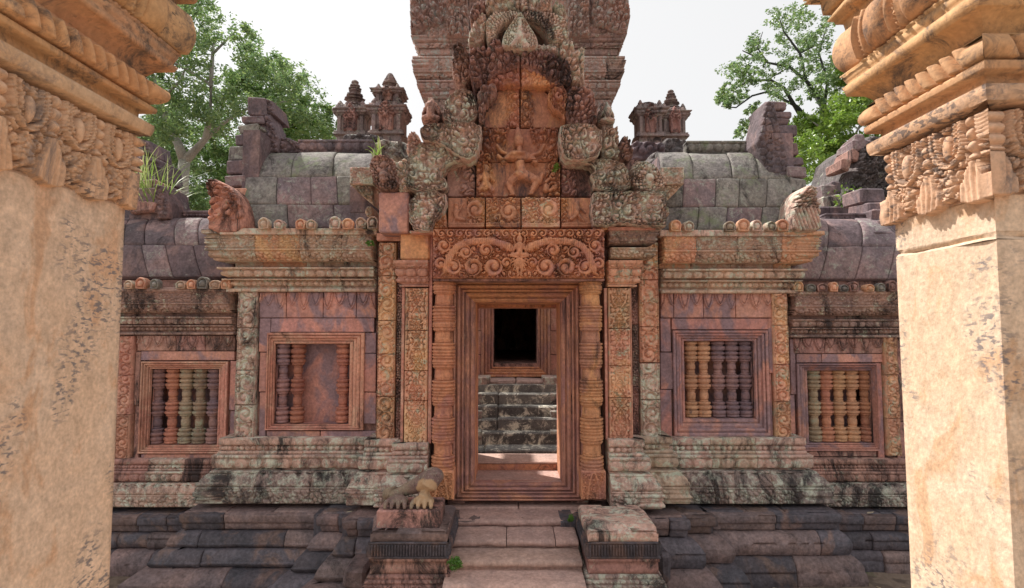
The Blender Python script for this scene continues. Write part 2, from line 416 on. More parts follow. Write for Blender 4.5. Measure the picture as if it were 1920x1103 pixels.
# ------------------------------------------------------------------ stone materials
def ramp(nt, fac, a, b, ca=(0, 0, 0, 1), cb=(1, 1, 1, 1)):
    r = nt.nodes.new('ShaderNodeValToRGB'); r.color_ramp.elements[0].position = a; r.color_ramp.elements[1].position = b
    r.color_ramp.elements[0].color = ca; r.color_ramp.elements[1].color = cb
    nt.links.new(fac, r.inputs[0]); return r.outputs[0]
def mixc(nt, fac, a, b, mode='MIX'):
    m = nt.nodes.new('ShaderNodeMix'); m.data_type = 'RGBA'; m.blend_type = mode
    for sock, v in ((m.inputs[0], fac), (m.inputs[6], a), (m.inputs[7], b)):
        if isinstance(v, (int, float)): sock.default_value = v
        elif isinstance(v, tuple): sock.default_value = (*v, 1) if len(v) == 3 else v
        else: nt.links.new(v, sock)
    return m.outputs[2]
def stone_mat(name, c1, c2, black=.0, blackc=(.022, .018, .02), lich=.0, lichc=(.36, .37, .27), green=.0, greenc=(.10, .17, .06), spots=.0, spotsc=26,
              sc_=1.0, bump=.6, vary=.25, streak=.4, rough=.9, third=None, thirdamt=.4, mott=.5, lift=1.0, sat=1.0, specks=0, speckc=(.17, .155, .165)):
    m = bpy.data.materials.new(name); m.use_nodes = True; nt = m.node_tree; N = nt.nodes; Lk = nt.links
    bs = N['Principled BSDF']; bs.inputs['Roughness'].default_value = rough
    bs.inputs['Specular IOR Level'].default_value = .25
    geo = N.new('ShaderNodeNewGeometry'); oi = N.new('ShaderNodeObjectInfo')
    def noise(scale, detail, zs=1.0, off=0.0, dist=0.0, rgh=.6):
        mp = N.new('ShaderNodeMapping'); mp.inputs['Scale'].default_value = (1, 1, zs); mp.inputs['Location'].default_value = (off, off*.7, off*.3)
        Lk.new(geo.outputs['Position'], mp.inputs[0])
        n = N.new('ShaderNodeTexNoise'); n.inputs['Scale'].default_value = scale*sc_; n.inputs['Detail'].default_value = detail
        n.inputs['Distortion'].default_value = dist; n.inputs['Roughness'].default_value = rgh
        Lk.new(mp.outputs[0], n.inputs[0]); return n.outputs['Fac']
    off = (hash(name) % 97)*1.3 if False else sum(ord(ch) for ch in name) % 97*1.3
    col = mixc(nt, ramp(nt, noise(2.2, 5, 1, off, .5), .38, .62), c1, c2)
    if third: col = mixc(nt, ramp(nt, noise(3.3, 4, .6, off+40, .8), .62-.3*thirdamt, .72-.3*thirdamt), col, third)
    hv = N.new('ShaderNodeHueSaturation')
    mr = N.new('ShaderNodeMapRange'); mr.inputs[3].default_value = 1-vary; mr.inputs[4].default_value = 1+vary
    Lk.new(oi.outputs['Random'], mr.inputs[0]); Lk.new(mr.outputs[0], hv.inputs['Value'])
    mh = N.new('ShaderNodeMath'); mh.operation = 'MULTIPLY_ADD'; mh.inputs[1].default_value = .014; mh.inputs[2].default_value = .493
    wn = N.new('ShaderNodeTexWhiteNoise'); wn.noise_dimensions = '1D'; Lk.new(oi.outputs['Random'], wn.inputs['W'])
    Lk.new(wn.outputs['Value'], mh.inputs[0]); Lk.new(mh.outputs[0], hv.inputs['Hue'])
    Lk.new(col, hv.inputs['Color']); col = hv.outputs[0]
    fine = noise(38, 6, 1, off)
    col = mixc(nt, 1.0, col, ramp(nt, fine, .3, .7, (1-.5*mott,)*3+(1,), (1+.38*mott,)*3+(1,)), 'MULTIPLY')
    col = mixc(nt, 1.0, col, ramp(nt, noise(11, 6, .8, off+61, .3, .7), .36, .64, (1-.34*mott,)*3+(1,), (1+.22*mott,)*3+(1,)), 'MULTIPLY')
    if lich > 0:
        a = .68-.36*lich; f = ramp(nt, noise(8.5, 14, 1, off+11, .6, .82), a+.01, a+.08)
        col = mixc(nt, f, col, lichc)
    if green > 0:
        a = .70-.34*green; f = ramp(nt, noise(4.6, 14, 1, off+23, .4, .8), a, a+.10)
        col = mixc(nt, f, col, greenc)
    if black > 0:
        a = .70-.38*black; f = ramp(nt, noise(3.6, 14, streak, off+5, .7, .82), a, a+.11)
        m2 = mixc(nt, f, (0, 0, 0), (.93, .93, .93))
        col = mixc(nt, m2, col, blackc)
    if spots > 0:
        v = N.new('ShaderNodeTexVoronoi'); v.inputs['Scale'].default_value = spotsc*sc_; Lk.new(geo.outputs['Position'], v.inputs[0])
        f1 = ramp(nt, v.outputs['Distance'], .22, .32, (1, 1, 1, 1), (0, 0, 0, 1))
        f2 = ramp(nt, noise(7, 4, 1, off+77), .62-.25*spots, .66-.25*spots)
        f = mixc(nt, 1.0, f1, f2, 'MULTIPLY')
        col = mixc(nt, f, col, (.5, .48, .38))
    if specks > 0:
        f1 = ramp(nt, noise(17, 5, 2.4, off+19, .4, .6), .60-.1*specks, .66-.1*specks); f2 = ramp(nt, noise(1.9, 3, .7, off+33, .2), .5, .6)
        col = mixc(nt, mixc(nt, 1.0, mixc(nt, 1.0, f1, f2, 'MULTIPLY'), (.85, .85, .85), 'MULTIPLY'), col, speckc)
    h2 = N.new('ShaderNodeHueSaturation'); h2.inputs['Saturation'].default_value = sat; h2.inputs['Value'].default_value = lift; Lk.new(col, h2.inputs['Color']); col = h2.outputs[0]
    Lk.new(col, bs.inputs['Base Color'])
    b1 = N.new('ShaderNodeBump'); b1.inputs['Strength'].default_value = bump; b1.inputs['Distance'].default_value = .012
    add = N.new('ShaderNodeMath'); add.operation = 'ADD'; Lk.new(noise(30, 8, 1, off+3, 0, .7), add.inputs[0])
    n3 = noise(9, 4, 1, off+9); Lk.new(n3, add.inputs[1])
    Lk.new(add.outputs[0], b1.inputs['Height']); Lk.new(b1.outputs[0], bs.inputs['Normal'])
    return m
PINK = (.40, .165, .115); PINK2 = (.30, .12, .10); ORNG = (.50, .215, .085); PURP = (.15, .085, .09)
M = {}
M['pink'] = stone_mat('pink sandstone', (.50, .235, .165), (.42, .19, .145), black=0.36, lich=.3, third=(.50, .28, .2), vary=.12, lift=1.2, sat=.95)
M['pinkplain'] = stone_mat('smooth pink sandstone', (.50, .235, .175), (.45, .215, .18), black=.36, blackc=(.10, .08, .12), lich=.16, third=(.27, .175, .19), thirdamt=.55, vary=.10, lift=1.15, sat=.95)
M['pinkblack'] = stone_mat('pink sandstone with black crust', (.36, .16, .115), (.30, .135, .105), black=0.62, lich=.34, vary=.12, lift=1.3, sat=0.8)
M['warm'] = stone_mat('orange sandstone', (.56, .25, .11), (.48, .20, .10), black=.42, lich=.2, third=(.40, .17, .115), vary=.12, lift=1.2, sat=.93)
M['tymp'] = stone_mat('tympanum sandstone', (.46, .22, .13), (.40, .18, .12), black=.52, blackc=(.07, .05, .055), lich=.25, third=(.52, .27, .14), lift=1.15, vary=.1)
M['corner'] = stone_mat('corner ornament sandstone', (.46, .215, .16), (.38, .18, .14), black=.62, lich=.3, lift=1.15)
M['door'] = stone_mat('door sandstone', (.32, .15, .115), (.46, .22, .125), black=.42, blackc=(.07, .045, .05), streak=.16, vary=.08, bump=.35, lift=1.2, sat=.92, third=(.30, .15, .13))
M['carved'] = stone_mat('carved sandstone', (.54, .285, .175), (.50, .235, .15), black=0.4, lich=.45, third=(.56, .33, .18), vary=.12, lift=1.28, sat=.95)
M['lichen'] = stone_mat('lichened sandstone', (.46, .27, .2), (.42, .25, .18), black=0.5, lich=.56, lichc=(.42, .43, .33), green=.2, greenc=(.26, .31, .17), vary=.12, lift=1.35, sat=0.8, mott=.7)
M['mossy'] = stone_mat('mossy sandstone', (.40, .26, .18), (.30, .21, .15), black=0.52, lich=.5, green=.42, greenc=(.17, .25, .12), vary=.12, lift=1.35, sat=0.85)
M['base'] = stone_mat('base sandstone', (.44, .235, .17), (.38, .225, .17), black=.56, lich=.54, lichc=(.43, .44, .34), green=.2, vary=.12, lift=1.35, sat=0.8)
M['baseblack'] = stone_mat('blackened base', (.30, .19, .15), (.22, .16, .14), black=.62, lich=.56, green=.28, greenc=(.15, .22, .12), vary=.12, lift=1.4, sat=0.8, lichc=(.36, .37, .29))
M['cornice'] = stone_mat('cornice sandstone', (.46, .265, .165), (.42, .25, .17), black=0.5, lich=.5, green=.36, greenc=(.26, .28, .14), vary=.12, lift=1.25, sat=.8, lichc=(.42, .43, .33))
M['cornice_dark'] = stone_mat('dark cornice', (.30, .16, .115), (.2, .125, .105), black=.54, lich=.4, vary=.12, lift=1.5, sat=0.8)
M['roof'] = stone_mat('roof stone', (.25, .225, .19), (.20, .175, .165), black=0.48, lich=.42, lichc=(.30, .31, .26), green=.5, greenc=(.19, .22, .12), vary=.14, lift=1.08, sat=0.8, mott=.8)
M['roofpink'] = stone_mat('pinkish roof stone', (.29, .17, .16), (.19, .135, .15), black=.38, lich=.44, lichc=(.33, .33, .28), vary=.14, lift=1.08, sat=0.75, mott=.7, green=.25)
M['roofdark'] = stone_mat('purple dark roof stone', (.15, .095, .105), (.105, .078, .09), black=.4, lich=.3, lichc=(.26, .25, .22), vary=.16, third=(.22, .125, .12), thirdamt=.35, lift=1.25, sat=0.75, mott=.6)
M['plinth'] = stone_mat('dark plinth stone', (.098, .078, .09), (.068, .062, .076), black=.28, lich=.16, lichc=(.17, .14, .13), vary=.22, third=(.15, .09, .075), thirdamt=.35, bump=.9, rough=.62, lift=1.3, sat=0.8, mott=.7)
M['plinthred'] = stone_mat('reddish plinth stone', (.2, .12, .105), (.125, .088, .09), black=.4, lich=.22, lichc=(.3, .24, .2), vary=.2, bump=.9, rough=.7, lift=1.25, sat=0.8, mott=.7)
M['step'] = stone_mat('worn step stone', (.44, .275, .225), (.35, .23, .2), black=.28, lich=.26, lichc=(.48, .38, .3), green=.1, vary=.10, lift=1.2, sat=0.9)
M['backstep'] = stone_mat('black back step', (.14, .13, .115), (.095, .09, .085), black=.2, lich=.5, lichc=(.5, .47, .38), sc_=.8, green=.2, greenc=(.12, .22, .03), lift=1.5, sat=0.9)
M['tower'] = stone_mat('tower stone', (.40, .225, .175), (.33, .22, .19), black=.38, lich=.5, lichc=(.34, .36, .33), bump=.5, vary=.12, lift=1.3, sat=.95)
M['far'] = stone_mat('far tower stone', (.30, .19, .165), (.24, .18, .175), black=.52, lich=.42, vary=.12, lift=1.1, sat=0.8)
M['laterite'] = stone_mat('rough dark wall stone', (.17, .13, .125), (.12, .10, .1), black=.44, lich=.32, green=.3, bump=1.0, lift=1.2, sat=0.7, mott=1.0)
M['gold'] = stone_mat('pillar carved sandstone', (.64, .41, .25), (.60, .35, .19), black=.46, blackc=(.22, .17, .15), lich=.15, lichc=(.62, .46, .3), vary=.04, bump=.25, sc_=2.2, mott=.35, lift=1.0, specks=1.0, speckc=(.13, .10, .09), sat=.92)
M['capital'] = stone_mat('pillar capital sandstone', (.58, .31, .13), (.54, .26, .10), black=.5, blackc=(.12, .09, .075), vary=.05, bump=.25, sc_=2.0, mott=.35, lift=1.0, streak=1, specks=.7, speckc=(.09, .07, .055), sat=.88)
M['shaft'] = stone_mat('pillar shaft sandstone', (.70, .50, .35), (.68, .46, .30), black=.2, blackc=(.30, .27, .27), lich=.2, lichc=(.74, .58, .42), vary=.02, bump=.3, sc_=2.4, mott=.45, lift=1.0, third=(.62, .36, .2), thirdamt=.25, streak=2.2, specks=.8, sat=.88)
M['bal'] = [stone_mat('baluster '+n, a, b, black=k, blackc=(.09, .075, .1), lich=l, lichc=(.34, .36, .26), streak=1.2, vary=.2, bump=.3)
            for n, a, b, k, l in (('rust', (.50, .23, .14), (.42, .18, .13), .24, .2), ('purple', (.32, .18, .16), (.2, .14, .16), .4, .16), ('green', (.40, .28, .19), (.32, .25, .18), .4, .42))]
M['balgold'] = stone_mat('baluster gold', (.58, .31, .14), (.5, .24, .12), black=.4, blackc=(.07, .06, .08), streak=1.5, vary=.15, bump=.3, sat=.88)
# ================================================================== THE GATEHOUSE
YP1, YP2, YM, YO, YD = 5.25, 5.40, 5.65, 5.82, 5.30
gate = thing('temple_gatehouse', 'carved pink sandstone gatehouse with an open central doorway and curved stone roofs', 'gatehouse', (0, 0, 0))

def bands(Y, start, lst):
    """start=(out px, y px); lst of (out px, y px, kind, amp, bulge, jump_out px or None) going upward"""
    o, y = start; om = S(o, Y); zz = Z(y, Y-om); out = []
    for e in lst:
        o2, y2, kind = e[0], e[1], e[2]; amp = e[3] if len(e) > 3 else 0; bulge = e[4] if len(e) > 4 else 0; jump = e[5] if len(e) > 5 else None
        if jump is not None: om = S(jump, Y)
        o2m = S(o2, Y); z2 = max(Z(y2, Y-o2m), zz+.004)
        out.append((om, zz, o2m, z2, bulge, kind, amp)); om, zz = o2m, z2
    return out
def unit_path(pl, pr, Y, yb, sides='LR', py=800):
    xl, xr = X(pl, Y, py), X(pr, Y, py); p = []
    if 'L' in sides: p.append((xl, yb))
    p += [(xl, Y), (xr, Y)]
    if 'R' in sides: p.append((xr, yb))
    return p
def base_profile(Y, yt, yb, k):
    """moulded foot between picture heights yt (top) and yb (bottom), split in two courses"""
    H = yb-yt; f = lambda t: yt+H*t
    lo = bands(Y, (k*1.0, f(1.0)), [(k, f(.775), 'leaf', .013), (k*1.03, f(.755), 'plain', 0, 0, k*1.04), (k*.84, f(.735), 'plain', 0, 0, k*.84), (k*.60, f(.53), 'cyma', .013, .012, k*.98), (k*.66, f(.50), 'beads', .005, 0, k*.66)])
    hi = bands(Y, (k*.45, f(.50)), [(k*.30, f(.44), 'plain', 0, 0, k*.48), (k*.02, f(.41), 'plain', 0, 0, k*.02), (k*.50, f(.295), 'lotus', .014, .012, k*.46), (k*.62, f(.262), 'plain', 0, 0, k*.62), (k*.06, f(.222), 'plain', 0, 0, k*.06),
                                    (k*.46, f(.198), 'plain', 0, 0, k*.46), (k*.30, f(.098), 'beads', .018, .003, k*.28), (k*.12, f(.08), 'plain', 0, 0, k*.12), (k*.44, f(0), 'plain', 0, 0, k*.44)])
    return lo, hi
def cornice_profile(Y, yt, yb, k):
    H = yb-yt; f = lambda t: yt+H*(1-t)
    lo = bands(Y, (k*.26, f(0)), [(k*.26, f(.05), 'plain'), (k*.04, f(.085), 'plain', 0, 0, k*.04), (k*.12, f(.18), 'beads', .017, .002, k*.1), (k*.40, f(.205), 'plain', 0, 0, k*.40), (k*.06, f(.232), 'plain', 0, 0, k*.06),
                                  (k*.36, f(.355), 'lotus', .015, .008, k*.28), (k*.54, f(.395), 'plain', 0, 0, k*.54)])
    hi = bands(Y, (k*.04, f(.395)), [(k*.04, f(.47), 'plain'), (k*.50, f(.50), 'plain', 0, 0, k*.50), (k*.80, f(.66), 'leaf', .013, .012, k*.44), (k*.90, f(.69), 'plain', 0, 0, k*.90), (k*.84, f(.925), 'diaper', .013, 0, k*.80), (k*1.0, f(1), 'plain', 0, 0, k*1.0)])
    return lo, hi

# --- solid cores behind the stones (real wall thickness)
core = MB()
def cbox(pl, pr, pt, pb, Y, yb, py=None):
    core.box(X(pl, Y, (pt+pb)/2), X(pr, Y, (pt+pb)/2), Y, yb, Z(pb, Y), Z(pt, Y))
core_obj = None

# --- base and cornice courses
base_part = stone('wall_core', 452, 700, 440, 940, YM+.05, .0, M['pinkblack'], None) if False else None
def backing(name, boxes, mat, parent):
    m = MB()
    for (pl, pr, pt, pb, Y, yb) in boxes:
        m.box(X(pl, Y, 600), X(pr, Y, 600), Y, yb, Z(pb, Y), Z(pt, Y))
    return m.build(name, mat, parent)

# window openings are left open in the backing: built from pieces around the hole
def wall_with_hole(m, pl, pr, pt, pb, hl, hr, ht, hb, Y, yb):
    x0, x1, z0, z1 = X(pl, Y), X(pr, Y), Z(pb, Y), Z(pt, Y); a, b, c, d = X(hl, Y, 700), X(hr, Y, 700), Z(hb, Y), Z(ht, Y)
    m.box(x0, a, Y, yb, z0, z1); m.box(b, x1, Y, yb, z0, z1); m.box(a, b, Y, yb, z0, c); m.box(a, b, Y, yb, d, z1)
wm = MB()
wall_with_hole(wm, 448, 712, 430, 945, 512, 657, 643, 798, YM+.045, YM+.5)
wall_with_hole(wm, 1232, 1476, 430, 945, 1280, 1416, 637, 786, YM+.045, YM+.5)
wall_with_hole(wm, 60, 452, 525, 950, 282, 416, 690, 836, YO+.045, YO+.5)
wall_with_hole(wm, 1470, 1860, 525, 950, 1509, 1633, 692, 833, YO+.045, YO+.5)
# doorway block: two piers and the mass over the door
for a, b in ((-1.30, -.66), (.66, 1.30)):
    wm.box(AX+a, AX+b, YP2+.06, 6.3, Z(955, YP2), Z(425, YP2))
wm.box(AX-.66, AX-.485, 5.92, 6.3, .45, Z(560, 5.9)); wm.box(AX+.485, AX+.66, 5.92, 6.3, .45, Z(560, 5.9))
wm.box(AX-.66, AX+.66, 5.36, 6.3, Z(524, 5.36), Z(425, YP2))
wm.box(AX-.66, AX-.50, 5.36, 5.92, .45, Z(524, 5.36)+.002); wm.box(AX+.50, AX+.66, 5.36, 5.92, .45, Z(524, 5.36)+.002)
# end walls and rear walls of the wings
for s in (-1, 1):
    wm.box(*sorted((s*1.35+AX, s*2.75+AX)), 6.75, 6.9, .3, 2.9)
    wm.box(*sorted((s*2.75+AX, s*4.6+AX)), 6.75, 6.9, .2, 2.6)
wall = wm.build('wall', M['pinkblack'], gate)

# mid wings
for side, (pl, pr, sd_) in {'L': (443, 706, 'L'), 'R': (1236, 1479, 'R')}.items():
    lo, hi = base_profile(YM, 822, 945, 46)
    pth = unit_path(pl, pr, YM, YM+.5, sd_, 800)
    sweep('base_stone', pth, lo, [M['baseblack']], wall, blk=.48, jit=.006)
    sweep('base_stone', pth, hi, [M['base']] if side == 'L' else [M['mossy'], M['base']], wall, blk=.45, jit=.005)
    dy = 0 if side == 'L' else 3
    lo, hi = cornice_profile(YM, 430+dy, 547+dy, 44)
    pth = unit_path(pl, pr, YM, YM+.5, sd_, 500)
    sweep('cornice_stone', pth, lo, [M['cornice']], wall, blk=.5, jit=.006)
    sweep('cornice_stone', pth, hi, [M['cornice'], M['carved'], M['cornice']], wall, blk=.42, jit=.005)
# outer wings
for side, (pl, pr, sd_) in {'L': (60, 446, 'L'), 'R': (1474, 1860, 'R')}.items():
    lo, hi = base_profile(YO, 862, 951, 36)
    pth = unit_path(pl, pr, YO, YO+.6, sd_, 800)
    sweep('base_stone', pth, lo, [M['base']] if side == 'L' else [M['baseblack']], wall, blk=.5, jit=.006)
    sweep('base_stone', pth, hi, [M['base'], M['pinkblack']] if side == 'L' else [M['pinkblack']], wall, blk=.5, jit=.006)
    dy = 0 if side == 'L' else 5
    lo, hi = cornice_profile(YO, 541+dy, 628+dy, 34)
    pth = unit_path(pl, pr, YO, YO+.6, sd_, 500)
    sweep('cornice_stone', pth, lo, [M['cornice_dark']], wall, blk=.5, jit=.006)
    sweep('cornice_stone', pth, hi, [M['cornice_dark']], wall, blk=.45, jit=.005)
# pilasters beside the door: foot and head courses
def pil(pl, pr, Y, sd_, yb0, yb1, k, c0, c1, kc, mb, mc):
    lo, hi = base_profile(Y, yb0, yb1, k)
    pth = unit_path(pl, pr, Y, Y+.3, sd_, 850)
    sweep('base_stone', pth, lo, mb, wall, blk=None); sweep('base_stone', pth, hi, mb, wall, blk=None)
    if c0:
        pth = unit_path(pl, pr, Y, Y+.3, sd_, 500)
        H = c1-c0; f = lambda t: c0+H*t
        cc = bands(Y, (kc*.1, f(1)), [(kc*.4, f(.93), 'plain', 0, 0, kc*.4), (kc*.3, f(.86), 'plain', 0, 0, kc*.15), (kc*.45, f(.66), 'beads', .016, 0, kc*.3), (kc*.5, f(.6), 'plain', 0, 0, kc*.6),
                                      (kc*.55, f(.3), 'lotus', .016, .006, kc*.3), (kc*.9, f(.15), 'leaf', .008, 0, kc*.6), (kc*1.0, f(0), 'plain', 0, 0, kc*.95)])
        sweep('capital_stone', pth, cc, mc, wall, blk=None)
pil(757, 805, YP1, 'L', 832, 952, 40, 488, 538, 16, M['base'], M['pink'])
pil(1138, 1186, YP1, 'R', 825, 955, 42, 488, 538, 16, M['lichen'], M['carved'])
pil(706, 750, YP2, 'L', 825, 948, 42, None, None, 0, M['base'], None)
pil(1192, 1238, YP2, 'R', 820, 945, 40, None, None, 0, M['mossy'], None)

# upper capital stones of the inner pilasters
stone('capital_stone', 750, 806, 437, 488, YP1-.04, .4, M['warm'], wall, c=.015)
stone('capital_stone', 706, 752, 437, 452, YP2-.02, .4, M['pink'], wall)
for a, b, c, d, k, mt in ((1140, 1226, 432, 460, 'diaper', 'cornice_dark'), (1142, 1222, 464, 486, 'leaf', 'cornice')):
    pth = unit_path(a, b-12, YP1-.03, YP1+.4, 'R', 450)
    sweep('capital_stone', pth, bands(YP1-.03, (2, d), [(8, d-3, 'plain'), (14, c+3, k, .014, .006), (17, c, 'plain', 0, 0, 17)]), M[mt], wall, blk=None)

# --- carved shafts: scroll bands and medallion panels, one stone above the other
def strip(pl, pr, yt, yb, Y, kind, mats, cuts=4, amp=.02, depth=.12, res=.0055, name='carved_panel', parent=None):
    ys = [yt+(yb-yt)*(i/cuts+(random.uniform(-.04, .04) if 0 < i < cuts else 0)) for i in range(cuts+1)]
    x0, x1 = X(pl, Y, 650), X(pr, Y, 650); W = x1-x0; zb = Z(yb, Y)
    for i in range(cuts):
        za, zc = Z(ys[i+1], Y), Z(ys[i], Y)
        if kind == 'scroll': fn = lambda u, v, d: scroll_band(u-x0, v-zb, W)
        elif kind == 'medal': fn = lambda u, v, d: medallions(u-x0, v-zb, W)
        elif kind == 'leaf': fn = lambda u, v, d: leaves(u-x0, v, W*.38, 5)
        SEED[0] += 1
        p = [(x0+.001, za+.0012), (x1-.001, za+.0012), (x1-.001, zc-.0012), (x0+.001, zc-.0012)]
        me = carve_mesh(name, p, Y, depth, fn, amp, res=res, edge=.006, seed=SEED[0], wob=.002)
        obj(name, me, mats[i % len(mats)], parent or wall)
strip(708, 742, 455, 825, YP2, 'scroll', [M['carved']], 5)
strip(744, 757, 455, 830, YP2+.03, 'leaf', [M['pinkblack'], M['cornice_dark']], 3)
strip(759, 803, 540, 832, YP1, 'medal', [M['carved']], 4)
strip(1140, 1182, 540, 825, YP1, 'medal', [M['carved']], 4)
strip(1184, 1197, 486, 825, YP2+.03, 'leaf', [M['pinkblack'], M['cornice_dark']], 3)
strip(1199, 1236, 455, 680, YP2, 'scroll', [M['carved']], 3); strip(1199, 1236, 681, 820, YP2, 'scroll', [M['lichen']], 2)
strip(445, 482, 547, 820, YM-.015, 'scroll', [M['lichen']], 4)
strip(1449, 1477, 550, 820, YM-.015, 'scroll', [M['carved']], 4)
strip(226, 251, 630, 860, YO-.015, 'scroll', [M['pink']], 3)
strip(1656, 1680, 632, 855, YO-.015, 'scroll', [M['carved']], 3)
strip(165, 195, 630, 860, YO-.015, 'scroll', [M['pink']], 3)
# inner pilaster margins (plain fillets either side)
for a, b, t, bt in ((752, 757.5, 540, 832), (803.5, 810, 440, 832), (1134, 1139.5, 540, 825), (1182.5, 1186, 540, 825)):
    stone('fillet_stone', a, b, t, bt, YP1-.008, .2, M['pink'], wall, c=.003)

# --- plain wall stones and pendant friezes
def pend_stone(a, b, t, m_, bt, Y, mat):
    x0, z1, zm = X(a, Y, t), Z(t, Y), Z(m_, Y)
    H = z1-zm
    fn = lambda u, v, d: np.where(v > zm, pendants(u, z1-v, H), 0)+.0
    SEED[0] += 1
    p = [(X(a, Y, t)+.001, Z(bt, Y)+.001), (X(b, Y, t)-.001, Z(bt, Y)+.001), (X(b, Y, t)-.001, z1-.001), (X(a, Y, t)+.001, z1-.001)]
    obj('frieze_stone', carve_mesh('frieze_stone', p, Y, .045, fn, .012, res=.0055, edge=.005, seed=SEED[0], wob=.002), mat, wall)
for a, b in ((487, 537), (538, 606), (607, 668), (669, 705)): pend_stone(a, b, 548, 580, 596, YM, M['pinkplain'])
for a, b in ((1238, 1262), (1263, 1318), (1319, 1378), (1379, 1447)): pend_stone(a, b, 549, 580, 596, YM, M['pinkplain'])
for a, b in ((258, 330), (331, 385), (386, 441)): pend_stone(a, b, 629, 655, 658, YO, M['pinkblack'])
for a, b in ((1487, 1545), (1546, 1600), (1601, 1654)): pend_stone(a, b, 634, 658, 663, YO, M['pinkblack'])
PW = [
 (486, 507, 597, 660, YM), (486, 499, 661, 735, YM), (486, 499, 736, 820, YM), (508, 702, 597, 623, YM), (684, 705, 624, 662, YM), (678, 705, 663, 735, YM), (678, 705, 736, 795, YM), (500, 600, 808, 821, YM), (601, 705, 808, 821, YM),
 (1238, 1258, 597, 660, YM), (1238, 1262, 661, 730, YM), (1238, 1260, 731, 820, YM), (1259, 1440, 597, 618, YM), (1441, 1448, 597, 700, YM), (1443, 1448, 701, 820, YM),
 (252, 262, 660, 760, YO), (252, 262, 761, 860, YO), (264, 440, 659, 676, YO), (430, 442, 677, 770, YO), (430, 442, 771, 860, YO), (264, 428, 852, 861, YO),
 (1482, 1492, 636, 740, YO), (1482, 1492, 741, 860, YO), (1493, 1540, 664, 680, YO), (1541, 1655, 664, 680, YO), (1644, 1656, 681, 860, YO), (1493, 1643, 846, 856, YO),
]
for a, b, t, bt, Y in PW: stone('wall_stone', a, b, t, bt, Y+.004, .045, M['pinkplain'] if Y == YM else random.choice([M['pinkplain'], M['pinkblack']]), wall, c=.004)
for a, b in ((60, 100), (101, 162), (197, 224)):
    for t, bt in ((630, 700), (701, 790), (791, 860)): stone('wall_stone', a, b, t, bt, YO+.004, .045, M['pinkblack'], wall, c=.004)
for a, b in ((1682, 1720), (1721, 1790), (1791, 1858)):
    for t, bt in ((636, 700), (701, 790), (791, 860)): stone('wall_stone', a, b, t, bt, YO+.004, .045, M['pinkblack'], wall, c=.004)

# --- window and door frames: mitred mouldings
def frame(name, x0, x1, z0, z1, prof, mat, parent, sill=1.0, sill_prof=None, names=('frame_head', 'frame_sill', 'frame_jamb', 'frame_jamb'), sub=.03):
    """prof: list of (inset, Y)"""
    def ring(i, y, sl): return [(x0+i, y, z0+i*sl), (x1-i, y, z0+i*sl), (x1-i, y, z1-i), (x0+i, y, z1-i)]
    R = [ring(i, y, sill) for i, y in prof]; outs = []
    for side, nm in ((2, names[0]), (0, names[1]), (3, names[2]), (1, names[3])):
        V = []; Q = []
        A0, B0 = R[0][side], R[0][(side+1) % 4]; Ln = math.dist(A0, B0); n = max(2, int(Ln/sub)); m = len(R)
        for r, rg in enumerate(R):
            a, b = Vector(rg[side]), Vector(rg[(side+1) % 4])
            for k in range(n+1):
                p = a.lerp(b, k/n)
                if 0 < r < m-1 and 0 < k < n:
                    wv = (math.sin(k*1.7+r)+math.sin(k*.61+r*2.1))*.0009; p.y += wv
                V.append(p)
        for r in range(m-1):
            for k in range(n): Q.append((r*(n+1)+k, r*(n+1)+k+1, (r+1)*(n+1)+k+1, (r+1)*(n+1)+k))
        outs.append(obj(nm, mesh_q(nm, V, Q, smooth=False), mat[nm] if isinstance(mat, dict) else mat, parent))
    return outs
def steps_profile(ins, Y0, Y1, n, start=0):
    """stepped and rounded mouldings receding from Y0 to Y1"""
    pr = [(start, Y0+.05), (start, Y0)]
    for i in range(n):
        a = start+(ins-start)*i/n; b = start+(ins-start)*(i+1)/n; ya = Y0+(Y1-Y0)*i/n; yb = Y0+(Y1-Y0)*(i+1)/n
        if i % 2 == 0:
            pr += [(a+(b-a)*.25, ya-.004), (a+(b-a)*.6, ya-.002), (a+(b-a)*.85, ya+.004), (a+(b-a)*.85, yb+.006), (b, yb+.006)]
        else:
            pr += [(a+(b-a)*.1, ya-.006), (a+(b-a)*.45, ya-.011), (a+(b-a)*.8, ya-.006), (a+(b-a)*.9, yb), (b, yb)]
    return pr
def bal_mesh(Hh, r):
    m = MB(); pr = []; z = 0
    pat = [(1.0, .5), (1.05, .7), (.8, .25), (1.08, .6), (.82, .25), (.95, .4), (.62, .35), (.66, 1.4), (.6, .5), (.85, .4), (1.05, .5), (.8, .25), (1.0, .7), (.8, .2), (1.0, .5), (.7, .3), (.6, .6), (.66, 1.1), (.62, .4), (.9, .4), (1.05, .6), (.8, .25)]
    tot = sum(p[1] for p in pat); seq = pat+[(1.02, .5), (.8, .25), (1.08, .8), (.8, .25), (1.0, .6)]; tot = sum(p[1] for p in seq)
    for a, l in seq:
        h = Hh*l/tot
        pr += [(r*(a-.10), z), (r*a, z+h*.25), (r*a, z+h*.75), (r*(a-.10), z+h*.999)]; z += h
    m.lathe(pr, 0, 0, 14); return mesh_p('baluster', m.v, m.f, True)
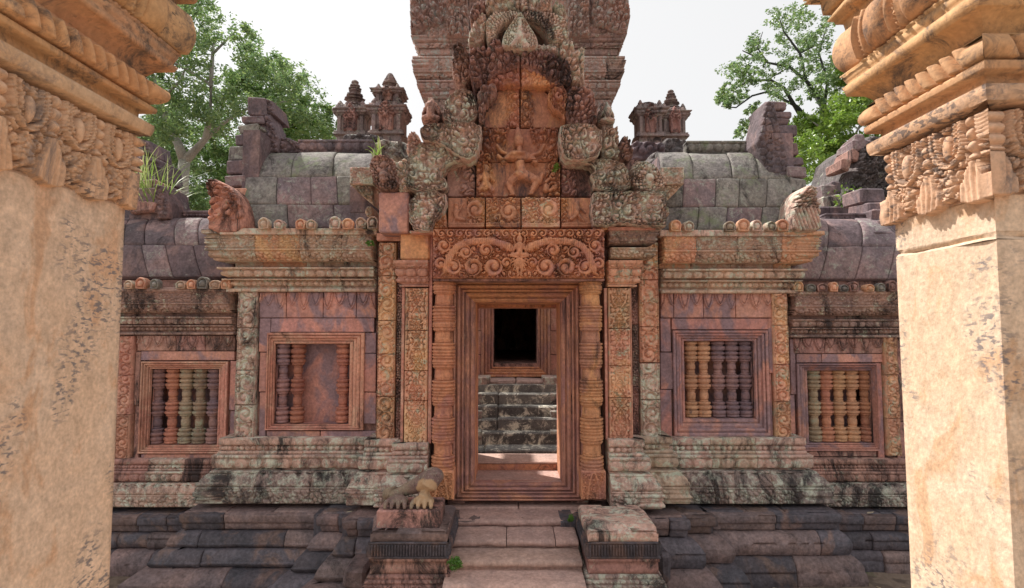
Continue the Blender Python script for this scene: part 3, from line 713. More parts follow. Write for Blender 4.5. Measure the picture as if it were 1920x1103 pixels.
def window(fl, fr, ft, fb, ol, or_, ot, ob, Y, bals, mats, fm, sunk=.16, fill=None):
    x0, x1, z0, z1 = X(fl, Y, 720), X(fr, Y, 720), Z(fb, Y), Z(ft, Y)
    Yi = Y+.07; ins = ((X(ol, Yi, 720)-x0)+(x1-X(or_, Yi, 720)))/2
    side = z1-Z(ot, Yi)
    # reveal box behind, the window's own body
    m = MB(); xa, xb, za, zb = X(ol, Yi, 720), X(or_, Yi, 720), Z(ob, Yi), Z(ot, Yi)
    yb = Yi+sunk+.14
    m.box(xa-.05, xb+.05, yb-.04, yb, za-.05, zb+.05)
    m.box(xa-.05, xa, Yi, yb, za-.05, zb+.05); m.box(xb, xb+.05, Yi, yb, za-.05, zb+.05); m.box(xa, xb, Yi, yb, za-.05, za); m.box(xa, xb, Yi, yb, zb, zb+.05)
    wn = m.build('window', fill or M['pinkplain'], gate)
    pr = steps_profile(1.0, Y-.02, Yi-.002, 4)
    # scale insets separately so the inner edge meets the opening on every side
    def ring(t, y):
        return [(x0+(xa-x0)*t, y, z0+(za-z0)*t), (x1+(xb-x1)*t, y, z0+(za-z0)*t), (x1+(xb-x1)*t, y, z1+(zb-z1)*t), (x0+(xa-x0)*t, y, z1+(zb-z1)*t)]
    R = [ring(t, y) for t, y in pr]+[ring(1.0, Yi+.02)]
    for side, nm in ((2, 'frame_head'), (0, 'frame_sill'), (3, 'frame_jamb'), (1, 'frame_jamb')):
        V = []; Q = []; n = 14
        for r, rg in enumerate(R):
            a, b = Vector(rg[side]), Vector(rg[(side+1) % 4])
            for k in range(n+1):
                p = a.lerp(b, k/n)
                if 0 < r < len(R)-1 and 0 < k < n: p.y += (math.sin(k*1.7+r+side)+math.sin(k*.61+r*2.1))*.0012
                V.append(p)
        for r in range(len(R)-1):
            for k in range(n): Q.append((r*(n+1)+k, r*(n+1)+k+1, (r+1)*(n+1)+k+1, (r+1)*(n+1)+k))
        obj(nm, mesh_q(nm, V, Q, smooth=False), fm, wn)
    r = S(13, Yi); me = [bal_mesh(zb-za-.004, r*.98)]
    cache = {}
    for i, (c, mt) in enumerate(zip(bals, mats)):
        key = mt.name
        if key not in cache: mm = me[0].copy(); mm.materials.append(mt); cache[key] = mm
        o = obj('baluster', cache[key], None, wn, (X(c, Yi+.07, 740), Yi+.075, za+.002)); o.rotation_euler.z = random.uniform(0, 6)
    return wn
R_, P_, G_, BG = M['bal'][0], M['bal'][1], M['bal'][2], M['balgold']
w1 = window(265, 428, 678, 850, 285, 412, 692, 834, YO, (297, 324.5, 350, 376, 402), (P_, R_, G_, G_, P_), M['pink'])
tag(w1, 'stone window with five turned balusters at the far left, greenest in the middle')
w2 = window(500, 683, 624, 806, 516, 655, 645, 795, YM, (530, 558, 643), (P_, R_, R_), M['pink'], sunk=.08)
tag(w2, 'window left of the door with only three balusters left and a bare panel behind')
w3 = window(1262, 1441, 620, 818, 1283, 1413, 640, 784, YM, (1296, 1320, 1347, 1372.5, 1398), (BG, BG, P_, P_, P_), M['pinkplain'])
tag(w3, 'window right of the door with orange balusters on the left and purple black ones on the right')
w4 = window(1493, 1643, 682, 845, 1512, 1631, 695, 830, YO, (1525, 1548, 1572, 1596.5, 1621), (G_, R_, BG, BG, R_), M['pinkplain'])
tag(w4, 'far right window with five turned orange balusters')

# --- the doorway
zt0, zb0 = Z(527, YD), Z(938, YD); xl, xr = AX-.613, AX+.613
dprof = [(0, 5.42), (0, 5.28), (.012, 5.272), (.024, 5.28), (.027, 5.31), (.036, 5.315), (.040, 5.285), (.052, 5.278), (.064, 5.29), (.068, 5.34), (.076, 5.345), (.081, 5.325), (.088, 5.318), (.098, 5.325),
         (.102, 5.365), (.110, 5.37), (.114, 5.345), (.130, 5.335), (.146, 5.355), (.150, 5.40), (.160, 5.405), (.164, 5.385), (.180, 5.385), (.196, 5.41), (.2, 5.5), (.202, 5.9), (.235, 5.9), (.235, 5.94)]
dparts = frame('door_frame', xl, xr, zb0, zt0, dprof[:25], {'door_head': M['warm'], 'door_sill': M['door'], 'door_jamb': M['door']}, gate, sill=.66, names=('door_head', 'door_sill', 'door_jamb', 'door_jamb'), sub=.05)
m = MB(); ix = .411
m.box(AX-ix-.09, AX-ix+.0, 5.50, 5.92, zb0, zt0-.02); door_rev = m.build('door_reveal', M['warm'], gate)
m = MB(); m.box(AX+ix, AX+ix+.09, 5.50, 5.92, zb0, zt0-.02); m.build('door_reveal', M['warm'], gate)
m = MB(); m.box(AX-ix, AX+ix, 5.49, 5.92, zt0-.2, zt0-.02, .01); m.build('door_soffit', M['warm'], gate)
m = MB(); m.box(AX-ix-.03, AX+ix+.03, 5.43, 5.9, .45, Z(903, 5.45), .012, .003); m.build('threshold_stone', M['step'], gate)
m = MB(); m.box(AX-.55, AX+.55, 5.9, 6.28, .45, Z(868, 5.9)-.012, .008, .002); m.build('threshold_stone', M['warm'], gate)
m = MB(); m.box(AX-.55, AX+.55, 5.893, 6.28, Z(868, 5.9)-.010, Z(868, 5.9)+.012, .006, .002); m.build('threshold_slab', M['step'], gate)
m = MB(); m.box(AX-.55, AX+.55, 5.925, 6.3, Z(577, 6.0), Z(540, 6.0)); m.build('rear_lintel', M['warm'], gate)
# colonettes
def colonette(cx, mats):
    Yc = 5.20; x = X(cx, Yc-.05, 730); z0, z1 = Z(936, Yc-.08), Z(527, Yc-.08); H = z1-z0; r = S(21.5, Yc-.08)
    m = MB(); m.box(x-r*1.05, x+r*1.05, Yc-r, Yc+r*1.05, z0, z0+H*.13, .006)
    par = m.build('colonette', mats, gate)
    pr = []; zz = z0+H*.13
    def add(a, h):
        nonlocal zz
        pr.append((r*(a-.06), zz)); pr.append((r*a, zz+h*.22)); pr.append((r*a, zz+h*.78)); pr.append((r*(a-.06), zz+h*.999)); zz += h
    groups = 5; gh = H*.87/groups
    for g in range(groups):
        seq = [(1.02, .05), (.96, .03), (1.05, .06), (.95, .03), (1.0, .08), (.93, .03), (1.04, .05), (.84, .04), (.80, .28), (.9, .03), (.98, .05), (.93, .03), (1.03, .05), (1.0, .09), (.95, .03), (1.04, .04), (.96, .03)]
        t = sum(q[1] for q in seq)
        for a, h in seq: add(a, gh*h/t)
    n = 48; ang = np.arange(n)*2*np.pi/n
    # resample profile finely and carve bead and leaf bands on the rounded faces
    zs = np.array([p[1] for p in pr]); rs = np.array([p[0] for p in pr]); zf = np.unique(np.concatenate([zs, np.arange(zs[0], zs[-1], .006)]))
    rf = np.interp(zf, zs, rs); A, ZZ = np.meshgrid(ang, zf); RR = rf[:, None]*np.ones_like(A)
    octo = np.cos(np.pi/8)/np.cos(np.mod(A, np.pi/4)-np.pi/8); t = np.mod((ZZ-zs[0])/gh, 1)
    RR = RR*np.where((t > .33) & (t < .62), octo, .3*octo+.7)
    RR += .005*beads(A*r, np.mod(ZZ, .02), .02, .02)*(((t > .16) & (t < .24)) | ((t > .8) & (t < .88)))
    RR += .007*pendants(A*r, np.clip((t-.36)*gh, 0, 1), gh*.12, .035)*((t > .36) & (t < .48))
    RR += .002*(fbm(A*r, ZZ, .05, int(cx))-.5)
    V = np.stack([x+RR*np.cos(A), Yc+RR*np.sin(A), ZZ], -1).reshape(-1, 3)
    idx = np.arange(len(zf)*n).reshape(len(zf), n); Q = np.stack([idx[:-1], np.roll(idx, -1, 1)[:-1], np.roll(idx, -1, 1)[1:], idx[1:]], -1).reshape(-1, 4)
    obj('ringed_shaft', mesh_q('ringed_shaft', V, Q), mats, par)
    x0, x1 = x-r*.95, x+r*.95
    fn = lambda u, v, d: np.maximum(sst(.012, .004, np.abs(np.abs(u-x)-.06*np.sqrt(np.clip(1-(v-z0)/(H*.12), 0, 1)))), .8*curls(np.abs(u-x)+3, v, .03, 3))
    obj('foot_panel', carve_mesh('foot_panel', [(x0, z0+.005), (x1, z0+.005), (x1, z0+H*.125), (x0, z0+H*.125)], Yc-r-.002, .01, fn, .012, res=.005, edge=.004), mats, par)
colonette(830.5, M['warm']); colonette(1110, M['warm'])

# --- the lintel over the door
YL = 5.02
def lintel_h(u, v, d):
    x = u-X(974, YL, 475); zc = v-Z(522, YL); H = Z(430, YL)-Z(522, YL); a = np.abs(x); s = H/92.
    h = .95*curls(a+3, zc, .06, 8)*(.75+.25*leaves(a, zc, .03, 3))
    # top row of curls and bottom fringe
    top = zc > H-16*s
    m_, hh = spiral(np.mod(a, 17*s)-8.5*s, zc, 0, H-9*s, 8*s, 1.3); h = np.where(top, np.maximum(h*.5, m_*hh*.85), h)
    # big scrolls
    for cx, cy, R, sg in ((48, 21, 18, -1), (86, 20, 17, 1), (122, 20, 15, -1), (62, 52, 13, 1), (100, 48, 12, -1), (146, 26, 12, 1), (140, 60, 13, -1), (24, 28, 10, 1)):
        m_, hh = spiral(a, zc, cx*s, cy*s, R*s, 1.35, sg, 1.0); h = np.where(m_ > .5, np.maximum(h*.25, .25+.95*hh), h)
    # garland: a thick ribbed stem
    gx = [(16, 55), (30, 62), (50, 68), (80, 68), (100, 66), (116, 58), (127, 44), (132, 30), (137, 15)]
    g = 0
    for p, q in zip(gx[:-1], gx[1:]): g = np.maximum(g, capsule(a, zc, (p[0]*s, p[1]*s), (q[0]*s, q[1]*s), 6.5*s, 6.0*s)/(6.5*s))
    h = np.where(g > 0, .75+.45*g-.18*(np.mod(a/s, 4) < 1.2), h)
    # seated figure on a leaf: head, trunk, arms, folded legs
    f = capsule(x, zc, (0, 70*s), (0, 74*s), 5.4*s, 5.2*s)
    f = np.maximum(f, capsule(x, zc, (0, 78*s), (0, 83*s), 3.4*s, 1.8*s))
    f = np.maximum(f, capsule(x, zc, (0, 60*s), (0, 47*s), 7.2*s, 5*s))
    f = np.maximum(f, capsule(a, zc, (6*s, 61*s), (11*s, 51*s), 2.8*s, 2.3*s)); f = np.maximum(f, capsule(a, zc, (11*s, 51*s), (14*s, 58*s), 2.3*s, 1.8*s))
    f = np.maximum(f, capsule(a, zc, (4*s, 44*s), (15*s, 42*s), 4*s, 3*s)); f = np.maximum(f, capsule(a, zc, (15*s, 41*s), (3*s, 38*s), 2.8*s, 2.2*s))
    halo = (np.hypot(x, zc-72*s) < 11.5*s) & (zc > 60*s)
    h = np.where(halo, np.where(np.hypot(x, zc-72*s) > 9.3*s, 1.0, .15), h)
    f2 = f/(6*s); h = np.where(f2 > 0, .65+.8*f2, h)
    ll = 0
    for k in range(5): ll = np.maximum(ll, capsule(a, zc, (0, 36*s), ((4+k*3)*s, (8+k*5)*s), 3.0*s, 1.5*s)/(3*s)*(.8+.05*k))
    h = np.where((ll > 0) & (f2 <= 0), .4+.6*ll, h)
    return h*sst(0, .004, zc)
lint = carve('lintel', rect(812, 1133, 430, 522), YL, .34, lintel_h, .036, M['warm'], gate, res=.0042, edge=.01)
tag(lint, 'carved lintel with garland and scrolls around a small seated figure')
stone('lintel_bed', 812, 1134, 522.5, 527, YL+.03, .3, M['pinkblack'], gate, c=.003)
# ================================================================== PEDIMENT OVER THE DOOR
PX = 974
ped = MB()      # the plain mass the carved stones are set against
def slab(a, b, t, bt, Y, yb): ped.box(X(a, Y, (t+bt)/2), X(b, Y, (t+bt)/2), Y, yb, Z(bt, Y), Z(t, Y))
slab(770, 1190, 300, 430, 5.36, 6.2); slab(800, 1150, 238, 300, 5.40, 6.2); slab(842, 1112, 170, 238, 5.42, 6.2); slab(862, 1085, 100, 170, 5.46, 6.2); slab(892, 1058, 2, 100, 5.50, 6.15)
pedim = ped.build('pediment', M['pinkblack'], gate)
def lobed(p, step=.045, amp=.014):
    out = []; n = len(p); k = 0
    for i in range(n):
        a, b = np.array(p[i]), np.array(p[(i+1) % n]); L = np.hypot(*(b-a)); m = max(1, int(round(L/(step/3)))); nn = np.array((b[1]-a[1], -(b[0]-a[0])))/(L+1e-9)
        for j in range(m):
            q = a+(b-a)*j/m; out.append(tuple(q+nn*amp*(abs(math.sin(math.pi*k/3+.3))-.35))); k += 1
    ar = sum(p[i][0]*p[(i+1) % n][1]-p[(i+1) % n][0]*p[i][1] for i in range(n))
    if ar < 0: return lobed(p[::-1], step, amp)
    return out
def rimmed(s=.075, seed=0, r1=.013, r2=.036, mx=None):
    """foliage inside parallel edge bands"""
    def fn(u, v, d):
        uu = u if mx is None else np.abs(u-mx)+3
        h = curls(uu, v, s, seed, 1.5)*(.75+.35*leaves(uu, v, s*.4, seed+7))
        b = np.where(d < r1, .8, np.where(d < r1*1.5, .0, np.where(d < r2*.85, leaves(u, v, .034, seed+2), np.where(d < r2, .0, h))))
        return b
    return fn
def wild(s=.04, seed=0):
    return lambda u, v, d: np.clip(1.05*curls(u, v, s*1.9, seed+3, 1.5)*(.7+.4*leaves(u, v, s*.75, seed))*sst(-.01, .014, d)+.1, 0, 1.3)
def flame(s=.03, seed=0):
    def fn(u, v, d):
        return np.clip(.35+.65*leaves(u, v*.7, s, seed)+1.2*sst(0, .05, d)*.5, 0, 1.4)
    return fn
def face(cx, cy, s, Y):
    """naga head boss: eyes, snout and crest"""
    x0, z0 = X(cx, Y, cy), Z(cy, Y)
    def fn(u, v, d):
        h = .35*leaves(u, v, .03, 4)+.3
        for ex, ey, r, a in ((-.35, .25, .16, .9), (.35, .25, .16, .9), (0, -.1, .3, 1.2), (0, -.5, .22, .9), (0, .65, .2, .8)):
            q = np.hypot(u-x0-ex*s, v-z0-ey*s)/(r*s*1.2); h = np.maximum(h, a*np.sqrt(np.clip(1-q*q, 0, 1))+.3*(q < 1))
        return h
    return fn
# carved edge pieces: (points, Y, height fn, amplitude, material, smooth)
Yq = 5.10
PCS = [
 # left side, bottom to top
 ([(768,362),(835,360),(838,385),(828,405),(812,418),(808,437),(768,432)], 5.08, 'vol', .03, 'lichen', 1),
 ([(760,332),(762,300),(788,268),(820,264),(862,286),(893,296),(880,303),(850,304),(830,318),(824,332),(838,338),(836,360),(767,360)], 5.10, 'rim', .03, 'lichen', 1),
 ([(788,236),(850,233),(902,232),(902,258),(894,292),(878,303),(855,292),(822,268),(790,266)], 5.04, 'rim', .032, 'lichen', 1),
 ([(832,198),(846,176),(872,167),(894,182),(896,233),(832,234)], 5.12, 'rim', .03, 'base', 1),
 ([(895,160),(932,160),(928,178),(912,192),(904,212),(908,232),(897,232)], 5.10, 'wild', .03, 'pinkblack', 1),
 # right side
 ([(1112,362),(1176,360),(1248,360),(1248,425),(1205,425),(1165,420),(1140,424),(1112,424),(1108,395)], 5.06, 'vol', .03, 'lichen', 0),
 ([(1092,306),(1118,298),(1165,302),(1182,330),(1180,360),(1114,360),(1112,338),(1105,330),(1118,322),(1110,310)], 5.10, 'rim', .03, 'lichen', 1),
 ([(1048,240),(1062,235),(1128,234),(1128,290),(1098,303),(1062,304),(1052,285)], 5.02, 'rim', .034, 'lichen', 1),
 ([(1062,176),(1072,165),(1105,166),(1118,195),(1118,238),(1062,236)], 5.10, 'wild', .034, 'pinkblack', 1),
 ([(1034,165),(1064,162),(1062,234),(1052,214),(1036,206),(1026,185)], 5.14, 'rim', .03, 'warm', 1),
 # outer ornaments
 ([(1130,238),(1158,240),(1160,298),(1128,298)], 5.16, 'wild', .03, 'lichen', 0),
 ([(1122,210),(1136,192),(1150,212),(1152,238),(1122,238)], 5.18, 'fig', .05, 'base', 1),
 ([(1160,275),(1172,252),(1184,272),(1186,300),(1158,300)], 5.16, 'wild', .03, 'pinkblack', 1),
 ([(1184,302),(1220,308),(1240,330),(1244,362),(1182,360)], 5.14, 'headr', .05, 'lichen', 1),
 ([(792,206),(808,180),(826,205),(828,234),(792,234)], 5.18, 'fig', .05, 'pinkblack', 1),
 ([(764,262),(774,243),(788,262),(788,296),(764,296)], 5.16, 'wild', .03, 'base', 1),
 ([(694,300),(715,292),(740,300),(748,328),(750,358),(716,360),(700,340)], 5.14, 'headl', .05, 'pinkblack', 1),
 ([(738,306),(764,300),(768,360),(748,360)], 5.16, 'wild', .03, 'lichen', 0),
 # upper tier
 ([(848,100),(858,82),(874,92),(884,125),(882,162),(850,160)], 5.20, 'wild', .04, 'pinkblack', 1),
 ([(882,96),(930,92),(975,100),(975,126),(930,140),(908,160),(890,168),(880,140)], 5.14, 'wild', .036, 'pinkblack', 0),
 ([(977,100),(1016,96),(1040,104),(1064,140),(1068,160),(1050,164),(1020,142),(977,126)], 5.14, 'wild', .036, 'pinkblack', 0),
 ([(905,160),(930,142),(974,128),(974,158),(940,160)], 5.17, 'wild', .02, 'warm', 0),
 ([(978,128),(1020,144),(1048,162),(978,160)], 5.17, 'wild', .02, 'warm', 0),
 ([(1050,84),(1072,82),(1078,98),(1094,90),(1095,158),(1072,160),(1066,130),(1048,104)], 5.20, 'wild', .035, 'lichen', 0),
 ([(1052,128),(1060,108),(1070,128),(1070,160),(1052,160)], 5.12, 'wild', .035, 'pinkblack', 1),
 ([(878,75),(888,45),(905,26),(912,30),(910,60),(905,80),(880,82)], 5.22, 'wild', .035, 'lichen', 1),
 ([(912,27),(970,23),(972,40),(950,45),(934,60),(926,82),(912,82)], 5.18, 'ring', .03, 'lichen', 1),
 ([(980,23),(1040,27),(1064,40),(1066,82),(1030,82),(1022,58),(1000,42),(980,40)], 5.18, 'ring', .03, 'base', 1),
 ([(918,82),(932,72),(946,92),(944,100),(918,98)], 5.16, 'wild', .03, 'pinkblack', 1),
 ([(1004,86),(1046,84),(1048,102),(1020,98),(1004,100)], 5.18, 'wild', .03, 'lichen', 0),
 ([(912,-6),(974,-6),(974,22),(912,24)], 5.20, 'wild', .03, 'lichen', 0),
 ([(976,-6),(1034,-6),(1034,24),(976,22)], 5.20, 'wild', .03, 'lichen', 0),
 ([(884,12),(910,4),(910,26),(890,42),(880,40)], 5.24, 'wild', .03, 'pinkblack', 1),
 ([(1036,2),(1060,16),(1062,40),(1040,28)], 5.24, 'wild', .03, 'lichen', 1),
]
def vol(poly, Y):
    P = np.array(px_poly(poly, Y)); cx, cz = P.mean(0); sg = 1 if cx < AX else -1; R = (P[:, 1].max()-P[:, 1].min())*.46
    def fn(u, v, d):
        m_, h = spiral(u, v, cx-sg*.05, cz+.01, R*.62, 1.4, sg, .8); l = leaves(u, v, .032, 3)
        return np.where(m_ > .5, h*(.5+.5*l), rimmed(.07, 5, .012, .034)(u, v, d))
    return fn
def ringf(poly, Y):
    x0, z0 = X(976, Y, 85), Z(88, Y)
    def fn(u, v, d):
        r = np.hypot(u-x0, (v-z0)); t = np.mod(r/.045, 1); th = np.arctan2(v-z0, u-x0)
        return np.where(t < .5, .9*leaves(th*.35, r, .03, 2)+.1, .35+.5*(np.mod(th*12, 1) < .6))
    return fn
def figf(poly, Y):
    P = np.array(px_poly(poly, Y)); cx = P[:, 0].mean(); z1 = P[:, 1].max(); z0 = P[:, 1].min(); H = z1-z0
    def fn(u, v, d):
        a = np.abs(u-cx)
        f = np.maximum.reduce([capsule(a, v, (0, z1-.22*H), (0, z1-.3*H), .10*H, .11*H), capsule(a, v, (0, z1-.45*H), (0, z1-.7*H), .17*H, .14*H), capsule(a, v, (.15*H, z1-.48*H), (.26*H, z1-.68*H), .06*H, .05*H),
                               capsule(a, v, (.05*H, z1-.8*H), (.3*H, z1-.88*H), .1*H, .08*H), capsule(a, v, (0, z1-.12*H), (0, z1-.03*H), .08*H, .02*H)])
        return np.where(f > 0, .3+f/(.17*H), .3*leaves(u, v, .03, 6))
    return fn
for k, (pts, Y, kind, amp, mt, smth) in enumerate(PCS):
    cxp = sum(p[0] for p in pts)/len(pts); cyp = sum(p[1] for p in pts)/len(pts)
    fn = {'rim': lambda: rimmed(.078, k), 'wild': lambda: wild(.042, k), 'vol': lambda: vol(pts, Y), 'ring': lambda: ringf(pts, Y), 'fig': lambda: figf(pts, Y),
          'headl': lambda: face(722, 328, .13, Y), 'headr': lambda: face(1213, 336, .13, Y)}[kind]()
    p = px_poly(pts, Y)
    if smth: p = [tuple(q) for q in chaikin(p, smth)]
    p = lobed(p, .05, .016) if kind in ('wild', 'headl', 'headr', 'fig') else lobed(p, .075, .012)
    SEED[0] += 1; obj('carved_stone', carve_mesh('carved_stone', p, Y, .3, fn, amp*1.25, seed=SEED[0], res=.0062, edge=.016), M[mt], pedim)
# the pointed leaf stone standing on top
def leaf_fn(u, v, d):
    x0 = X(975, 5.06, 60); a = np.abs(u-x0); z0 = Z(98, 5.06)
    c = np.maximum.reduce([capsule(a, v, (0, z0+.12), (0, z0+.2), .035, .022), capsule(a, v, (0, z0+.22), (0, z0+.3), .02, .01), capsule(a, v, (.02, z0+.1), (.07, z0+.05), .03, .02), capsule(a, v, (.04, z0+.14), (.09, z0+.16), .018, .01)])
    return np.maximum(np.where(d < .02, .55, .25)+.65*leaves(a+2, v, .026, 3)*(d > .012), np.where(c > 0, .7+c*16, 0))
o = carve('leaf_finial', [(975,22),(990,45),(1006,68),(1010,84),(1002,96),(948,96),(940,84),(944,66),(960,44)], 5.06, .12, leaf_fn, .035, M['lichen'], pedim, smooth=1, res=.005, edge=.02)
tag(o, 'pointed leaf shaped stone at the top with pale lichen')
# tympanum stones
def scrollleaf(cx, cy, R, Y, sg=1, turns=1.5, extra=None):
    x0, z0, r = X(cx, Y, cy), Z(cy, Y), S(R, Y)
    def fn(u, v, d):
        m_, h = spiral(u, v, x0, z0, r, turns, sg, .6)
        return np.where(m_ > .5, .2+.9*h, .95*curls(u, v, .06, int(cx)))
    return fn
def mix_fn(*fs):
    return lambda u, v, d: np.maximum.reduce([f(u, v, d) for f in fs])
def blob(Y, items, r0=1.0):
    """relief figure in picture coordinates: capsules (x1,y1,x2,y2,r1,r2)"""
    it = [((X(a, Y, b), Z(b, Y)), (X(c, Y, d_), Z(d_, Y)), S(r1, Y), S(r2, Y)) for a, b, c, d_, r1, r2 in items]
    def fn(u, v, d):
        f = 0
        for a, b, r1, r2 in it: f = np.maximum(f, capsule(u, v, a, b, r1, r2))
        return f/.03
    return fn
T = 5.28
def tym(pts, fn, mt, amp=.03, Y=T, sm=0): return carve('tympanum_stone', pts, Y, .2, fn, amp, M[mt], pedim, smooth=sm, res=.006, edge=.008)
top_leaf = lambda a, b: (lambda u, v, d: np.where((np.abs(u-X(975, T, 200)) < .14-.0*v) & (v < Z(176, T)), curls(np.abs(u-X(975, T, 200))+2, v, .07, 3)*sst(.14, .11, np.abs(u-X(975, T, 200))), .08*fbm(u, v, .05, 2)))
tym([(900,240),(900,205),(915,188),(935,170),(974,165),(974,240)], top_leaf(0, 0), 'tymp', .03)
tym([(976,240),(976,165),(1015,168),(1040,185),(1050,212),(1064,220),(1064,240)], top_leaf(0, 0), 'tymp', .03)
# the dancer in the middle: head, crown, trunk, bent legs, four arms
DN = [(972,266,973,274,8.5,7),(971,252,972,260,6,7.5),(971,244,971,250,3,5),(974,282,974,290,5,6),(962,296,986,296,9,9),(974,300,975,318,10,8),(977,320,978,330,9,11),
                     (958,294,944,306,5.5,4.5),(944,306,934,296,4.5,3.5),(990,294,1004,308,5.5,4.5),(1004,308,1000,298,4,3),(990,296,1012,288,4,3),(1012,288,1020,274,3.5,2.5),(958,296,940,288,4,3),(940,288,932,276,3.5,2.5),
                     (970,332,954,346,9,7.5),(954,346,962,366,7,4.5),(984,332,1006,342,10,8),(1006,342,994,368,7.5,4.5),(962,368,954,370,4,3),(994,369,1004,371,4,3)]
DN[0] = (973,267,973,272,10,9)
dancer = blob(5.26, DN); halo = blob(5.26, [(*q[:4], q[4]+5, q[5]+5) for q in DN])
def arch_bg(u, v, d):
    x0 = X(974, 5.26, 300); a = np.abs(u-x0)
    inn = a < .17-.25*np.clip(v-Z(300, 5.26), 0, 1)
    return np.where(inn | (halo(u, v, d) > 0), .04*fbm(u, v, .04), .95*curls(a+5, v, .075, 12)*(.7+.4*leaves(a, v, .03, 3)))
head_st = lambda u, v, d: np.where(dancer(u, v, d) > 0, .5+1.0*dancer(u, v, d)*(.85+.3*fbm(u, v, .03, 4)), arch_bg(u, v, d))
tym([(895,242),(1046,242),(1046,304),(895,304)], head_st, 'tymp', .048, 5.26)
att = blob(5.26, [(912,318,912,322,6,6),(911,330,911,342,7,6),(908,346,900,356,5,4),(914,346,924,358,5,4),(905,332,896,340,3,3),(918,332,926,340,3,3),(1023,352,1023,358,5,6),(1016,330,1012,345,4,3),(1023,344,1031,336,3,2),(1030,360,1040,352,3,3)])
low_st = lambda u, v, d: np.maximum.reduce([np.where(np.abs(u-X(974, 5.26)) > .25, arch_bg(u, v, d), .04*fbm(u, v, .04)), np.where(dancer(u, v, d) > 0, .42+.9*dancer(u, v, d)*(.8+.4*fbm(u, v, .03, 4)), 0), np.where(att(u, v, d) > 0, .4+.9*att(u, v, d), 0)])
tym([(893,305),(1050,305),(1050,369),(893,369)], low_st, 'tymp', .048, 5.26)
tym([(838,320),(852,306),(892,304),(892,369),(838,369)], lambda u, v, d: wild(.05, 4)(u, v, d)*sst(X(862, T)-.03, X(862, T)+.02, u), 'pinkblack', .034)
tym([(1052,304),(1092,306),(1110,318),(1110,369),(1052,369)], lambda u, v, d: wild(.05, 9)(u, v, d)*sst(X(1084, T)+.02, X(1084, T)-.03, u), 'pinkblack', .034)
# the row of blocks under the scene
for a, b, cx, cy, R, sg in ((840, 909, 892, 394, 17, 1), (911, 976, 954, 397, 17, -1), (978, 1050, 1030, 393, 18, 1), (1052, 1109, 1075, 396, 12, -1)):
    f = scrollleaf(cx, cy, R, 5.18, sg)
    if a == 840: g = blob(5.18, [(856,386,856,392,5,5),(855,398,856,408,6,5),(858,410,870,412,4,4),(852,412,850,422,3,3),(862,396,868,384,3,2)]); f2 = lambda u, v, d, f=f, g=g: np.where(u < X(874, 5.18), g(u, v, d), f(u, v, d))
    elif a == 1052: g = blob(5.18, [(1082,382,1082,386,5,5),(1082,392,1081,402,6,5),(1078,406,1070,412,4,4),(1086,406,1094,416,4,3),(1088,392,1096,400,3,2)]); f2 = lambda u, v, d, f=f, g=g: np.where(u > X(1066, 5.18), g(u, v, d), .8*curls(u, v, .05, 5))
    else: f2 = f
    def fb(u, v, d, f2=f2): zz = v-Z(428, 5.18); return np.where(zz < .045, .7+.3*(np.mod(u/.018, 1) < .6)*(zz > .025), f2(u, v, d))
    tym([(a, 371), (b, 371), (b, 428), (a, 428)], fb, 'carved' if a == 978 else 'tymp', .032, 5.18)
carve('carved_stone', [(812,432),(815,412),(835,396),(839,428)], 5.16, .2, wild(.03, 3), .025, M['warm'], pedim, res=.006)
# plain and moulded stones beside the pediment
stone('plain_stone', 710, 766, 360, 437, 5.14, .5, M['pinkplain'], pedim, c=.012)
stone('plain_stone', 768, 812, 432, 438, 5.10, .4, M['pink'], pedim)
stone('plain_stone', 1112, 1140, 424, 431, 5.12, .4, M['warm'], pedim); stone('plain_stone', 1140, 1230, 425, 432, 5.12, .4, M['pink'], pedim)
for a, b in ((656, 700), (1240, 1282)):
    carve('carved_stone', rect(a, b, 314, 346), 5.30, .5, lambda u, v, d: np.where(d < .012, .7, curls(u, v, .04, 3)), .014, M['lichen'], pedim, res=.0065, edge=.006)
    s = -1 if a < 900 else 1; e = a if s < 0 else b; i = b if s < 0 else a
    carve('carved_stone', [(e-s*4, 348), (i, 348), (i, 385), (i+s*12, 375), (e-s*14, 360)], 5.36, .4, wild(.03, 3), .02, M['cornice'], pedim, res=.0065, edge=.012)
    carve('carved_stone', [(i+s*2, 386), (i+s*14, 388), (i+s*16, 404), (i+s*4, 408), (i, 400)], 5.36, .3, wild(.03, 3), .025, M['cornice'], pedim, smooth=1, res=.0065, edge=.012)
stone('plain_stone', 655, 712, 348, 400, 5.62, .4, M['roofdark'], pedim, c=.01)

